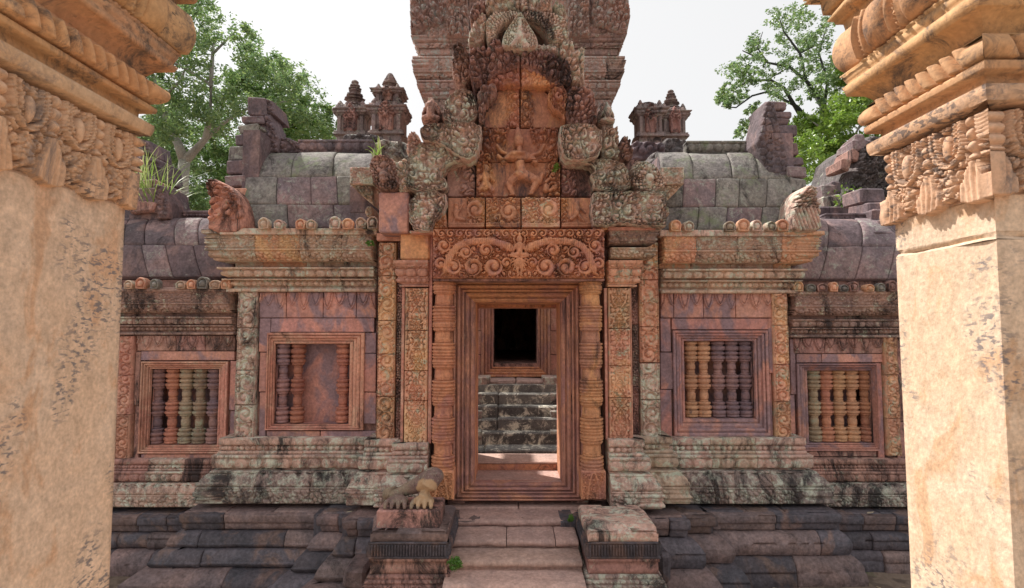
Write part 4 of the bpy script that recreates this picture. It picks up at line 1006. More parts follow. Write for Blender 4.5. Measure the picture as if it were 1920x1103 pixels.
# ================================================================== ROOFS
def vault(xl_top, xl_bot, xr_top, xr_bot, rows, Y0, Y1, mats, parent, nst, rng, topz=None, botz=None):
    """rows of curved stones between picture heights; quarter curve from (Y0,bottom) back to (Y1,top)"""
    zb = Z(rows[-1], Y0); zt = Z(rows[0], Y1); n = len(rows)-1
    th = [math.pi/2*i/n for i in range(n+1)]        # 0 at bottom
    # angle for each row boundary from the wanted picture height
    def pt(a): return Y1-(Y1-Y0)*math.cos(a), zb+(zt-zb)*math.sin(a)
    angs = []
    for r in rows[::-1]:
        best = min(np.linspace(0, math.pi/2, 200), key=lambda a: abs((Z(r, pt(a)[0]))-pt(a)[1])); angs.append(best)
    angs[0] = 0; angs[-1] = math.pi/2
    xe0l, xe0r = X(xl_bot, Y0, rows[-1]), X(xr_bot, Y0, rows[-1]); xe1l, xe1r = X(xl_top, Y1, rows[0]), X(xr_top, Y1, rows[0])
    # body under the skin: closes the gap
    bodyV = []; seg = 14
    for k in range(seg+1):
        a = math.pi/2*k/seg; y, z = pt(a); t = k/seg
        for x in (xe0l+(xe1l-xe0l)*t+.01, xe0r+(xe1r-xe0r)*t-.01): bodyV.append((x, y+.03*math.cos(a), z-.03*math.sin(a)-.01))
    Q = [(2*k, 2*k+1, 2*k+3, 2*k+2) for k in range(seg)]
    nb = len(bodyV); bodyV += [(xe0l+.01, Y1+.6, zb), (xe0r-.01, Y1+.6, zb), (xe1l+.01, Y1+.6, zt-.04), (xe1r-.01, Y1+.6, zt-.04)]
    Q += [(2*seg, 2*seg+1, nb+3, nb+2), (nb, nb+1, nb+3, nb+2)]
    body = obj('roof', mesh_q('roof', bodyV, Q, False), M['roofdark'], parent)
    for s_ in (0, 1):   # side walls
        m = MB(); loop = [bodyV[2*k+s_] for k in range(seg+1)]+[bodyV[nb+2+s_], bodyV[nb+s_]]
        m.add(loop, [tuple(range(len(loop)))]); m.build('roof_end', M['roofdark'], body)
    for i in range(n):
        a0, a1 = angs[i], angs[i+1]; cuts = [0]; c = 0
        k = nst[i % len(nst)]
        cuts = [0]+sorted((j+rng.uniform(-.22, .22))/k for j in range(1, k))+[1]
        for u0, u1 in zip(cuts[:-1], cuts[1:]):
            V = []; lift = rng.uniform(0, .012)
            AA = [0, .02, .05, .1, .25, .4, .6, .75, .9, .95, .98, 1]; na = len(AA)-1; ww = (xe0r-xe0l)*(u1-u0); e1 = .006/ww; e2 = .02/ww; UU = [0, e1, e2, .15, .3, .45, .6, .75, .87, 1-e2, 1-e1, 1]; nu = len(UU)-1
            for p in range(na+1):
                f = AA[p]; a = a0+(a1-a0)*f; ed = min(f, 1-f)*(a1-a0)*.9; rr = -.014*max(0, 1-ed/.018)**2 if ed < .018 else 0
                y, z = pt(a); t = (zb-z)/(zb-zt) if zt != zb else 0
                L_ = xe0l+(xe1l-xe0l)*t; R_x = xe0r+(xe1r-xe0r)*t
                for q in range(nu+1):
                    g = UU[q]; x = L_+(R_x-L_)*(u0+(u1-u0)*g); wd = (R_x-L_)*(u1-u0)*min(g, 1-g)
                    if q == 0: x += .002
                    if q == nu: x -= .002
                    r2 = -.014*(1-wd/.018)**2 if wd < .018 else 0
                    oo = lift+rr+r2+.018*(float(fbm(np.array([x]), np.array([z+y]), .2, 3)[0])-.5)
                    V.append((x, y-oo*math.cos(a), z+oo*math.sin(a)))
            Q2 = [(p*(nu+1)+q, p*(nu+1)+q+1, (p+1)*(nu+1)+q+1, (p+1)*(nu+1)+q) for p in range(na) for q in range(nu)]
            # skirt
            base_n = len(V); ring = [q for q in range(nu+1)]+[(p*(nu+1)+nu) for p in range(1, na+1)]+[na*(nu+1)+q for q in range(nu-1, -1, -1)]+[p*(nu+1) for p in range(na-1, 0, -1)]
            am = (a0+a1)/2
            for r_ in ring: x, y, z = V[r_]; V.append((x, y+.06*math.cos(am), z-.06*math.sin(am)))
            for j in range(len(ring)):
                j2 = (j+1) % len(ring); Q2.append((ring[j2], ring[j], base_n+j, base_n+j2))
            obj('roof_stone', mesh_q('roof_stone', V, Q2), rng.choice(mats), body)
    return body
rg = random.Random(11)
rfl = vault(490, 458, 706, 712, [289, 331, 384, 428], 5.62, 6.15, [M['roof'], M['roof'], M['roofpink']], gate, (3, 4, 3), rg)
rfr = vault(1228, 1236, 1462, 1478, [290, 335, 388, 432], 5.62, 6.15, [M['roof'], M['roofpink'], M['roof']], gate, (4, 5, 4), rg)
rol = vault(70, 40, 440, 446, [410, 459, 520], 5.80, 6.25, [M['roofdark'], M['roofpink'], M['roofdark']], gate, (7, 8), rg)
ror = vault(1480, 1474, 1850, 1880, [412, 462, 524], 5.80, 6.25, [M['roofdark'], M['roofdark'], M['roofpink']], gate, (6, 6), rg)
# ridge courses with small bosses
def ridge(pl, pr, pt_, pb, Y, par, mt):
    sweep('ridge_stone', [(X(pl, Y, pt_), Y), (X(pr, Y, pt_), Y)], bands(Y, (-4, pb), [(2, pb-5, 'plain'), (3, pt_+5, 'beads', .016, 0, 0), (5, pt_, 'plain', 0, 0, 5)]), M[mt], par, blk=.42, ds=.012)
ridge(560, 700, 262, 288, 6.12, rfl, 'roofdark'); ridge(1286, 1424, 264, 290, 6.12, rfr, 'roof')
carve('ridge_stone', [(518,288),(522,262),(540,258),(558,266),(574,278),(578,288)], 6.12, .3, wild(.04, 2), .03, M['roofdark'], rfl, res=.01)
ridge(345, 398, 395, 410, 6.3, rol, 'roofdark'); ridge(1545, 1640, 400, 414, 6.25, ror, 'roofdark')
# antefix bosses along the eaves
def antefix_mesh(W, H):
    m = MB(); n = 12
    prof = []
    for i in range(n+1):
        a = math.pi*i/n; prof.append((W/2*math.cos(a)*(1 if i not in (0, n) else .9), H*.42+H*.58*math.sin(a)))
    outer = [(W*.42, 0)]+[(p[0], p[1]) for p in prof]+[(-W*.42, 0)]
    k = len(outer); V = []
    lev = [(1.0, 0.0), (.99, -.030), (.90, -.040), (.78, -.038), (.70, -.012), (.60, -.006), (.54, -.030), (.40, -.046), (.2, -.052), (.02, -.054)]
    for sc2, y in lev:
        for (x, z) in outer: V.append((x*sc2, y, H*.42+(z-H*.42)*sc2))
    Fc = []
    for l in range(len(lev)-1):
        for i in range(k): Fc.append((l*k+i, (l+1)*k+i, (l+1)*k+(i+1) % k, l*k+(i+1) % k))
    b = len(V); V += [(x, .05, z) for x, z in outer]
    for i in range(k): Fc.append((b+i, i, (i+1) % k, b+(i+1) % k))
    m.add(V, [f[::-1] for f in Fc]); return mesh_p('antefix', m.v, m.f, True)
am = {}
def antefixes(xs, yt, yb, Y, mts, par, wpx=24):
    W = S(wpx, Y); H = S(yb-yt, Y)
    for i, x in enumerate(xs):
        mt = mts[i % len(mts)]; key = (round(W, 3), round(H, 3), mt)
        if key not in am: me = antefix_mesh(W, H); me.materials.append(M[mt]); am[key] = me
        o = obj('antefix', am[key], None, par, (X(x, Y, yb), Y, Z(yb, Y)))
        s = random.uniform(.8, 1.1); o.scale = (s, random.uniform(.6, 1.1), s*random.choice([1, .95, 1.05, .9, .7])); o.rotation_euler = (0, random.uniform(-.06, .06), random.uniform(-.1, .1))
antefixes((496, 524, 565, 584, 628, 653, 678, 700), 406, 430, 5.38, ('cornice', 'lichen', 'carved'), rfl)
antefixes((1266, 1290, 1368, 1393, 1418, 1444, 1466), 410, 434, 5.38, ('carved', 'lichen', 'mossy'), rfr)
antefixes((80, 110, 140, 170, 200, 243, 266, 292, 341, 361, 381, 404, 425), 520, 542, 5.62, ('carved', 'roof', 'cornice'), rol, 21)
antefixes((1496, 1519, 1541, 1562, 1580, 1600, 1628, 1650, 1672, 1700, 1730, 1760, 1800), 526, 547, 5.62, ('carved', 'roof', 'pinkblack'), ror, 20)
# ledges between cornice and roof foot
for a, b, y, Y, yb, mt, par in ((405, 712, 430, 5.40, 5.75, 'cornice', rfl), (1232, 1520, 433, 5.40, 5.75, 'lichen', rfr), (40, 446, 541, 5.64, 5.9, 'cornice_dark', rol), (1476, 1880, 546, 5.64, 5.9, 'cornice_dark', ror)):
    m = MB(); z = Z(y, Y); m.box(X(a, Y, y)+.03, X(b, Y, y)-.03, Y+.01, yb, z-.05, z+.012, .006); m.build('eaves_ledge', M[mt], par)

# gable ends: stepped stacks of stones
gm = MB(); gm.box(X(470, 5.9, 300), X(500, 5.9, 300), 5.72, 6.3, Z(430, 5.8), Z(255, 5.9)); gabl = gm.build('gable', M['roofdark'], gate)
tag(gabl, 'tall stepped gable end rising left of the pediment')
GL = [(462,512,183,216,6.0,'roofdark'),(452,506,217,232,5.95,'roofdark'),(446,498,233,249,5.93,'roof'),(440,492,250,272,5.88,'roofdark'),(428,484,273,300,5.82,'roof'),(424,482,301,328,5.78,'roofdark'),(420,474,329,350,5.72,'roofpink'),(420,472,351,400,5.66,'pink'),(430,470,401,430,5.60,'pink')]
for a, b, t, bt, Y, mt in GL:
    stone('gable_stone', a, b-12, t, bt, Y, .45, M[mt], gabl, c=.012, j=.012)
    p = [(b-13, t+2), (b-2, t+6), (b+4, bt), (b-13, bt)]
    carve('gable_stone', p, Y+.05, .4, wild(.03, 2), .02, M[mt], gabl, res=.01)
carve('gable_stone', [(488,215),(506,214),(522,258),(520,285),(496,288),(486,260)], 6.02, .3, wild(.05, 3), .03, M['roofdark'], gabl, res=.01)
gm = MB(); gm.box(X(1432, 5.95, 300), X(1470, 5.95, 300), 5.75, 6.3, Z(430, 5.8), Z(262, 5.95)); gabr = gm.build('gable', M['roofdark'], gate)
tag(gabr, 'tall stepped gable end rising right of the pediment')
carve('gable_face', [(1436,190),(1450,192),(1462,240),(1474,300),(1486,345),(1490,430),(1462,430),(1440,330),(1418,268)], 5.78, .35, lambda u, v, d: .5*fbm(u, v, .05, 2, 5)+.3*leaves(u, v, .07, 3), .035, M['roofdark'], gabr, res=.01)
for a, b, t, bt, Y, mt in [(1438,1474,190,206,5.9,'roofdark'),(1446,1484,207,222,5.88,'roofdark'),(1450,1480,223,234,5.87,'roofdark'),(1458,1494,235,256,5.84,'roofdark'),(1462,1490,257,268,5.83,'roofdark'),(1464,1496,269,292,5.8,'roofdark'),(1470,1507,296,312,5.76,'roofdark'),(1476,1513,313,332,5.72,'roofpink'),(1480,1512,334,360,5.68,'roof'),(1484,1500,361,400,5.66,'roof')]:
    stone('gable_stone', a, b, t, bt, Y, .45, M[mt], gabr, c=.014, j=.012)
# corner nagas at the eaves
yn = 5.40
carve('corner_ornament', [(386,338),(400,334),(418,342),(440,358),(458,392),(462,436),(388,437),(390,400),(396,376),(388,356)], yn, .3,
      lambda u, v, d: np.where(v > Z(372, yn), wild(.035, 3)(u, v, d), np.where(v > Z(412, yn), 1.1*curls(u, v, .12, 2, 1.5), .3*fbm(u, v, .04))), .034, M['corner'], gate, smooth=1, res=.006, edge=.03)
carve('corner_ornament', [(1480,396),(1488,368),(1506,352),(1520,346),(1532,356),(1530,372),(1536,392),(1532,412),(1538,436),(1482,438),(1478,415)], yn, .3,
      lambda u, v, d: np.where(v > Z(392, yn), wild(.032, 5)(u, v, d), .4+.7*np.abs(np.sin(u*90+v*30))), .045, M['lichen'], gate, smooth=1, res=.006, edge=.03)
# ================================================================== GROUND
def ground():
    m = bpy.data.materials.new('earth'); m.use_nodes = True; nt = m.node_tree; N = nt.nodes; Lk = nt.links; bs = N['Principled BSDF']; bs.inputs['Roughness'].default_value = 1
    geo = N.new('ShaderNodeNewGeometry')
    def nz(s, d): n = N.new('ShaderNodeTexNoise'); n.inputs['Scale'].default_value = s; n.inputs['Detail'].default_value = d; Lk.new(geo.outputs['Position'], n.inputs[0]); return n.outputs['Fac']
    c = mixc(nt, ramp(nt, nz(1.2, 8), .4, .6), (.22, .16, .12), (.16, .115, .085))
    c = mixc(nt, ramp(nt, nz(6, 10), .52, .6), c, (.12, .085, .065)); c = mixc(nt, ramp(nt, nz(2.3, 9), .6, .66), c, (.07, .1, .03))
    Lk.new(c, bs.inputs['Base Color']); b = N.new('ShaderNodeBump'); b.inputs['Distance'].default_value = .03; Lk.new(nz(14, 10), b.inputs['Height']); Lk.new(b.outputs[0], bs.inputs['Normal'])
    R = 900; xs = np.concatenate([[-R, -200, -60, -20], np.arange(-10, 10.01, .2), [20, 60, 200, R]]); ys = np.concatenate([[-R, -200, -40], np.arange(-12, 20.01, .25), [30, 60, 200, R]])
    XX, YY = np.meshgrid(xs, ys); ZZ = (fbm(XX, YY, 1.1, 3)-.5)*.05*(np.abs(XX) < 12)*(np.abs(YY) < 20)
    idx = np.arange(XX.size).reshape(XX.shape); Q = np.stack([idx[:-1, :-1], idx[:-1, 1:], idx[1:, 1:], idx[1:, :-1]], -1).reshape(-1, 4)
    o = obj('ground', mesh_q('ground', np.stack([XX, YY, ZZ], -1).reshape(-1, 3), Q), m); tag(o, kind='structure'); return m
M['earth'] = ground()

fl = MB(); rf = random.Random(2)  # unseen pale porch slabs, added to bounce sunlight up onto pillars and facade
for i in range(-6, 6):
    for j in range(8):
        z = .10+rf.uniform(0, .006); fl.box(i*.8+.003+.2*(j % 2), i*.8+.797+.2*(j % 2), -2.2+j*.62+.003, -2.2+j*.62+.617, -.05, z, .008, .002)
o = fl.build('porch_bounce_floor', stone_mat('worn sandy paving', (.50, .38, .27), (.44, .31, .22), black=.15, lich=.2, vary=.02)); tag(o, kind='structure')
# ================================================================== PLATFORM (dark moulded plinth)
plat = thing('temple_platform', 'dark weathered stone platform stepping out in rounded courses under the gatehouse', 'platform')
pm = MB()
def zt(v): return EYE-v
# (px edge, sign) -> x ; unit: inner px, outer px, z top
def xw(px, Y): return X(px, Y, 1000)
UN = {'L': [(150, 352, 5.55, 1.81, 'A'), (345, 612, 5.31, 1.71, 'B'), (602, 662, 5.16, 1.68, 'C1'), (650, 900, 5.00, 1.66, 'C2')],
      'R': [(1760, 1556, 5.50, 1.79, 'A'), (1568, 1320, 5.28, 1.70, 'B'), (1334, 1272, 5.14, 1.68, 'C1'), (1283, 1050, 5.00, 1.66, 'C2')]}
for k, (x0, x1, Y, z) in enumerate([(-6.5, -2.9, 5.6, 1.815), (-3.05, -1.75, 5.36, 1.715), (-1.8, -1.4, 5.2, 1.685), (-1.5, 1.55, 5.06, 1.665), (1.5, 1.8, 5.2, 1.685), (1.75, 3.05, 5.34, 1.705), (3.0, 6.5, 5.56, 1.795)]):
    pm.box(x0, x1, Y, 7.0, .02, zt(z)-.012)
platcore = pm.build('platform_core', M['plinth'], plat)
def pbands(Yu, zs):
    """zs: list of (out, z below eye) pairs pieces -> bands; torus shapes"""
    return zs
for side, us in UN.items():
    for (pa, pb_, Y, z, nm) in us:
        xo = xw(pa, Y); xi = xw(pb_, Y)
        a, b = sorted((xo, xi)); pth = [(a, Y+.5), (a, Y), (b, Y)] if side == 'L' else [(a, Y), (b, Y), (b, Y+.5)]
        mt = [M['plinth'], M['plinthred'], M['plinth']] if side == 'L' else [M['plinth'], M['plinth'], M['plinthred']]
        d = {'A': .0, 'B': .0, 'C1': .0, 'C2': .0}[nm]
        led = [(.0, zt(z+.155), .012, zt(z+.09), .004, 'circles' if nm == 'B' and side == 'L' else 'plain', .005), (.03, zt(z+.088), .034, zt(z+.014), .004, 'plain', .002), (.03, zt(z+.013), .0, zt(z), 0, 'plain', 0)]
        kw = dict(jit=.014, wob=.010, ds=.02, dt=.015, joint=.014, back=.25)
        bl = .8 if nm == 'B' else .34
        sweep('platform_stone', pth, led, mt, platcore, blk=bl, **kw)
        z2 = z+.155; h = (2.3-z2)
        c2 = [(.075, zt(z2+h*.30), .10, zt(z2+h*.22), .0, 'plain', 0), (.085, zt(z2+h*.22), .02, zt(z2+.004), .016, 'plain', .001)]
        c3 = [(.17, zt(z2+h*.62), .20, zt(z2+h*.52), .004, 'plain', 0), (.19, zt(z2+h*.52), .13, zt(z2+h*.305), .010, 'plain', .001)]
        c4 = [(.34, -.03, .36, zt(z2+h*.80), .01, 'plain', 0), (.35, zt(z2+h*.80), .22, zt(z2+h*.625), .012, 'plain', .001)]
        if nm == 'A':
            c2 = [(.06, zt(z2+h*.42), .08, zt(z2+h*.12), .02, 'plain', 0), (.08, zt(z2+h*.12), .04, zt(z2+.004), .01, 'plain', 0)]
            c3 = [(.2, -.03, .2, zt(z2+h*.7), .01, 'plain', 0), (.2, zt(z2+h*.7), .08, zt(z2+h*.425), .03, 'plain', 0)]
            cs = (c2, c3)
        else: cs = (c2, c3, c4)
        if side == 'R':
            k1, k2 = (.04, .10) if nm == 'A' else (.07, .16) if nm == 'B' else (.12, .24)
            cs = ([(k1, zt(z2+h*.46), k1+.02, zt(z2+h*.20), .012, 'plain', 0), (k1+.02, zt(z2+h*.20), .02, zt(z2+.004), .014, 'plain', 0)],
                  [(k2, -.03, k2, zt(z2+h*.72), .012, 'plain', 0), (k2, zt(z2+h*.72), k1+.02, zt(z2+h*.465), .02, 'plain', 0)])
        for j, c in enumerate(cs):
            sweep('platform_stone', pth, c, mt, platcore, blk=bl*(1.1+.15*j), **{**kw, 'back': .3})
# top paving stones of the platform
rp = random.Random(4)
def paving(x0, x1, y0, y1, z, n, mt):
    c = [x0+(x1-x0)*(i/n+(rp.uniform(-.2, .2)/n if 0 < i < n else 0)) for i in range(n+1)]
    for a, b in zip(c[:-1], c[1:]):
        m = MB(); m.box(a+.003, b-.003, y0, y1, z-.06, z+rp.uniform(0, .005), .012, .004); m.build('paving_stone', M[mt], platcore)
paving(-6, -3.05, 5.57, 5.9, zt(1.81)+.002, 6, 'plinth'); paving(-3.06, -1.72, 5.32, 5.7, zt(1.71)+.004, 3, 'plinthred'); paving(-1.72, -1.42, 5.18, 5.6, zt(1.68)+.006, 1, 'plinth')
paving(3.0, 6, 5.53, 5.9, zt(1.79)+.002, 6, 'plinth'); paving(1.76, 3.0, 5.30, 5.7, zt(1.70)+.004, 3, 'plinth'); paving(1.5, 1.76, 5.16, 5.6, zt(1.68)+.006, 1, 'plinth')
paving(-1.42, -.6, 5.02, 5.5, zt(1.66)+.008, 2, 'plinthred'); paving(.66, 1.5, 5.02, 5.5, zt(1.66)+.008, 2, 'plinthred')
# individual tumbled plinth blocks either side of the stairs
for a, b, t, bt, Y, mt in ((696, 760, 968, 1004, 4.93, 'plinthred'), (1236, 1262, 1042, 1098, 4.62, 'plinth'), (640, 688, 1066, 1110, 4.62, 'plinthred')):
    stone('platform_stone', a, b, t, bt, Y, .4, M[mt], platcore, c=.03, j=.015)

# ================================================================== STAIRS
st = thing('stone_staircase', 'worn pink stone stairs climbing to the gatehouse doorway', 'stairs')
XL, XR = X(846, 4.8, 985), X(1082, 4.8, 985)
rs = random.Random(9)
def step(yf, yb, ztop, zbot, cuts, mt, x0=XL, x1=XR, nose=.02, r=.03):
    c = [x0]+[x0+(x1-x0)*q for q in cuts]+[x1]
    for a, b in zip(c[:-1], c[1:]):
        # worn slab: sheet with sagging top and rounded nose
        nx_, prof = 14, [(yb, ztop), (yb-(yb-yf)*.33, ztop), (yb-(yb-yf)*.66, ztop-.003), (yf+r, ztop-.004), (yf+r*.3, ztop-.010), (yf, ztop-.03), (yf+.004, ztop-.05), (yf+.03, ztop-.06), (yf+.03, zbot)]
        prof = [p for p in prof if p[1] > zbot]+[(yf+.03, zbot)]
        V = []; sd = rs.uniform(0, 50)
        for k, (y, z) in enumerate(prof):
            for i in range(nx_+1):
                x = a+.003+(b-a-.006)*i/nx_; e = min(i, nx_-i); q = .008 if e == 0 else 0
                w1_ = float(fbm(np.array([x+sd]), np.array([k*.1]), .15, 5)[0])-.5
                V.append((x, y+w1_*.02*(3 < k < 8), z-q*(k < 6)+w1_*.012*(k < 7)))
        Q = [(k*(nx_+1)+i, (k+1)*(nx_+1)+i, (k+1)*(nx_+1)+i+1, k*(nx_+1)+i+1) for k in range(len(prof)-1) for i in range(nx_)]
        me = mesh_q('step_stone', V, Q); obj('step_stone', me, M[mt], stc)
mcore = MB()
SY = [(5.36, 4.97, 1.668), (5.0, 4.67, 1.722), (4.72, 4.43, 1.79), (4.48, 4.19, 1.866), (4.24, 3.96, 1.95), (4.0, 3.72, 2.06), (3.76, 3.5, 2.18)]
for k, (yb, yf, z) in enumerate(SY): mcore.box(XL+.01, XR-.01, yf+.045, 5.4, -.02+.001*k, zt(z)-.075)
stc = mcore.build('stair_core', M['plinthred'], st)
step(4.97, 5.36, zt(1.662), zt(1.73), (.93,), 'step', x0=XL-.02, x1=XR+.06)
step(4.67, 5.0, zt(1.722), zt(1.80), (.44, .82), 'step'); step(4.43, 4.72, zt(1.79), zt(1.88), (), 'step')
step(4.19, 4.48, zt(1.866), zt(1.96), (), 'step'); step(3.96, 4.24, zt(1.95), zt(2.07), (.3, .7), 'step'); step(3.72, 4.0, zt(2.06), zt(2.19), (.5,), 'step'); step(3.5, 3.76, zt(2.18), zt(2.31), (.4,), 'step')
m = MB(); m.box(AX-.66, AX-.0, 5.24, 5.46, .45, zt(1.64), .01, .002); m.box(AX+.005, AX+.66, 5.24, 5.46, .45, zt(1.64), .01, .002); m.build('landing_stone', M['step'], stc)

# ================================================================== PEDESTALS AND GUARDIAN
def pedestal(pl, pr, label, mats, sd):
    Yf = 4.33; x0, x1 = X(pl, Yf, 1030), X(pr, Yf, 1030); z = lambda py: Z(py, Yf)
    t = thing('stair_pedestal', label, 'pedestal', ((x0+x1)/2, 4.6, 0), 'carved pedestals flanking the stairs')
    loc = Vector((-(x0+x1)/2, -4.6, 0))
    yb = 4.98
    m = MB(); m.box(x0+.04, x1-.04, Yf+.05, yb-.02, 0, z(1004)); corep = m.build('pedestal_core', mats[1], t); corep.location = loc
    pth = [(x0+.02, yb), (x0+.02, Yf+.02), (x1-.02, Yf+.02), (x1-.02, yb)]
    o_ = lambda v: v
    def ribs(s, q, L, sdd): return (np.abs(np.mod(s/.022, 1)-.5) < .26)*sst(0, .008, np.minimum(q, L-q))*(.8+.2*fbm(s, q, .02, sdd))
    REL['ribs'] = ribs
    sweep('cap_slab', pth, [(.0, z(1018), .0, z(1003), 0, 'plain', 0), (.0, z(1003), -.02, z(998), 0, 'plain', 0)], mats[0], corep, blk=None, wob=.004, back=.2)
    m = MB(); m.box(x0+.03, x1-.03, Yf+.03, yb-.01, z(1016), z(999)-.003, .01, .003); m.build('cap_slab', mats[0], corep)
    sweep('ribbed_band', pth, [(.012, z(1049), .012, z(1045), 0, 'plain', 0), (.004, z(1045), .004, z(1022), 0, 'ribs', .013), (.014, z(1022), .014, z(1018), 0, 'plain', 0)], M['plinth'], corep, blk=None, ds=.0055, dt=.008)
    sweep('pedestal_body', pth, [(.0, z(1078), -.004, z(1056), 0, 'plain', .004), (.004, z(1056), .006, z(1049), 0, 'plain', 0)], mats[1], corep, blk=None, wob=.004)
    sweep('pedestal_foot', pth, [(.06, .0, .06, .12, 0, 'leaf', .012), (.05, .12, .05, z(1118), 0, 'diaper', .012), (.045, z(1118), .03, z(1096), .0, 'leaf', .012), (.02, z(1096), .02, z(1088), 0, 'beads', .01), (.012, z(1088), .006, z(1079), 0, 'beads', .008)], mats[2], corep, blk=None)
    for c in t.children: pass
    return t
pedestal(688, 843, 'left stair pedestal with a ribbed band, carrying the broken crouching statue', (M['plinthred'], M['pinkblack'], M['pinkblack']), 1)
pr_ = pedestal(1098, 1241, 'right stair pedestal with a ribbed band and an empty flat top', (M['base'], M['pinkblack'], M['baseblack']), 2)
o = stone('pedestal_block', 706, 826, 956, 1001, 4.42, .34, M['pinkblack'], None, c=.012, j=.004)
tag(o, 'blackened block under the broken crouching statue left of the stairs', 'stone block')
o = stone('slab_block', 1110, 1232, 984, 1001, 4.42, .4, M['base'], None, c=.02, j=.004)
tag(o, 'loose pale moulded slab lying on the right stair pedestal', 'stone slab')
def guardian():
    Y0 = 4.58; s = Y0/F
    def P(px, py, dy=0): Yy = Y0+dy; return (X(px, Yy, py), Yy, Z(py, Yy))
    zf = Z(956, 4.42)-.002
    m = MB()
    m.tube([P(735, 930, .10), P(752, 922, .08), P(772, 914, .05), P(790, 906, .02), P(803, 897, .0), P(812, 890, -.01)], [.03, .042, .056, .066, .070, .066], 16)
    m.ball(P(812, 893, -.01), (.088, .084, .070), 16, 10); m.tube([P(812, 896, -.03), P(804, 913, -.05), P(796, 928, -.055), P(791, 944, -.06)], [.074, .062, .046, .038], 14)
    m.tube([P(808, 900, .0), P(798, 925, -.02), P(790, 942, -.04), (X(789, 4.5), 4.50, zf+.02)], [.05, .042, .034, .032], 12)
    m.tube([P(748, 925, .08), P(742, 938, .03), (X(744, 4.5), 4.50, zf+.02)], [.045, .034, .032], 12)
    m.tube([P(740, 925, .12), P(728, 925, .18), P(722, 940, .22)], [.06, .05, .035], 10)
    for fx in (743, 792):
        cx = X(fx, 4.5, 950)
        m.ball((cx, 4.545, zf+.03), (.088, .075, .048), 14, 8)
        for k in range(4):
            dx = (k-1.5)*.046; m.tube([(cx+dx*.7, 4.53, zf+.05), (cx+dx*1.0, 4.48, zf+.045), (cx+dx*1.1, 4.445, zf+.028), (cx+dx*1.12, 4.43, zf+.004)], [.018, .020, .018, .012], 8)
    o = m.build('crouching_guardian_statue', None, None, True)
    r = o.modifiers.new('r', 'REMESH'); r.mode = 'VOXEL'; r.voxel_size = .0062; r.use_smooth_shade = True
    sm = o.modifiers.new('s', 'SMOOTH'); sm.iterations = 3; sm.factor = .5
    mt = stone_mat('guardian stone', (.30, .23, .16), (.2, .13, .12), black=.4, lich=.4, sc_=2.2, green=.1, vary=.02)
    # broken patch shows paler stone: a worn area with its own outline around the chest
    nt = mt.node_tree; bs = nt.nodes['Principled BSDF']; src = bs.inputs['Base Color'].links[0].from_socket
    geo = nt.nodes.new('ShaderNodeNewGeometry'); vm = nt.nodes.new('ShaderNodeVectorMath'); vm.operation = 'DISTANCE'; c = P(799, 926, -.09); vm.inputs[1].default_value = c
    nz = nt.nodes.new('ShaderNodeTexNoise'); nz.inputs['Scale'].default_value = 14; nt.links.new(geo.outputs['Position'], nz.inputs[0])
    ad = nt.nodes.new('ShaderNodeMath'); ad.operation = 'MULTIPLY_ADD'; ad.inputs[1].default_value = .06; nt.links.new(nz.outputs['Fac'], ad.inputs[0])
    nt.links.new(geo.outputs['Position'], vm.inputs[0]); nt.links.new(vm.outputs['Value'], ad.inputs[2])
    f = ramp(nt, ad.outputs[0], .135, .15, (1, 1, 1, 1), (0, 0, 0, 1)); nt.links.new(mixc(nt, f, src, (.46, .31, .19)), bs.inputs['Base Color'])
    o.data.materials.append(mt)
    tag(o, 'broken headless crouching stone guardian with clawed feet on the left pedestal', 'statue')
guardian()

# ================================================================== HALL BEHIND THE DOOR
hall = thing('temple_hall', 'dark doorway of the inner hall seen through the gatehouse door above mossy steps', 'temple hall')
m = MB(); Yh = 9.2
dx0, dx1, dz0, dz1 = X(926, Yh), X(1007, Yh), Z(682, Yh), 2.72
m.box(-2.4, dx0, Yh+.05, Yh+.5, .6, 2.9); m.box(dx1, 2.4, Yh+.05, Yh+.5, .6, 2.9); m.box(dx0, dx1, Yh+.05, Yh+.5, dz1, 2.9); m.box(dx0, dx1, Yh+.05, Yh+.5, .6, dz0)
m.box(-2.4, -2.1, Yh+.5, 15, .2, 2.9); m.box(2.1, 2.4, Yh+.5, 15, .2, 2.9); m.box(-2.4, 2.4, Yh+.05, 15, 2.9, 3.05); m.box(-2.1, 2.1, Yh+.5, 15, .2, dz0)
# rear wall with two small gaps
m.box(-2.1, -.2, 14.8, 15, .2, 2.9); m.box(.35, 2.1, 14.8, 15, .2, 2.9); m.box(-.2, .35, 14.8, 15, .2, 1.72); m.box(-.2, .35, 14.8, 15, 2.35, 2.9)
m.box(-.2, -.06, 14.8, 15, 1.72, 2.35); m.box(0, .1, 14.8, 15, 1.72, 2.35); m.box(.16, .35, 14.8, 15, 1.72, 2.35); m.box(-.06, 0, 14.8, 15, 1.76, 2.35); m.box(.1, .16, 14.8, 15, 1.72, 1.76); m.box(.1, .16, 14.8, 15, 1.8, 2.35)
hw = m.build('wall', M['pinkblack'], hall)
frame('door_frame', X(903, Yh), X(1031, Yh), Z(706, Yh), 2.88, steps_profile(X(926, Yh)-X(903, Yh), Yh-.1, Yh+.1, 4)+[(X(926, Yh)-X(903, Yh), Yh+.45)], {'frame_head': M['door'], 'frame_sill': M['warm'], 'frame_jamb': M['door']}, hall, sill=.8)
for a, b in ((880, 902), (1032, 1056)):
    for t, bt in ((570, 620), (621, 665), (666, 706)): stone('wall_stone', a, b, t, bt, Yh, .06, M['pink'], hw)
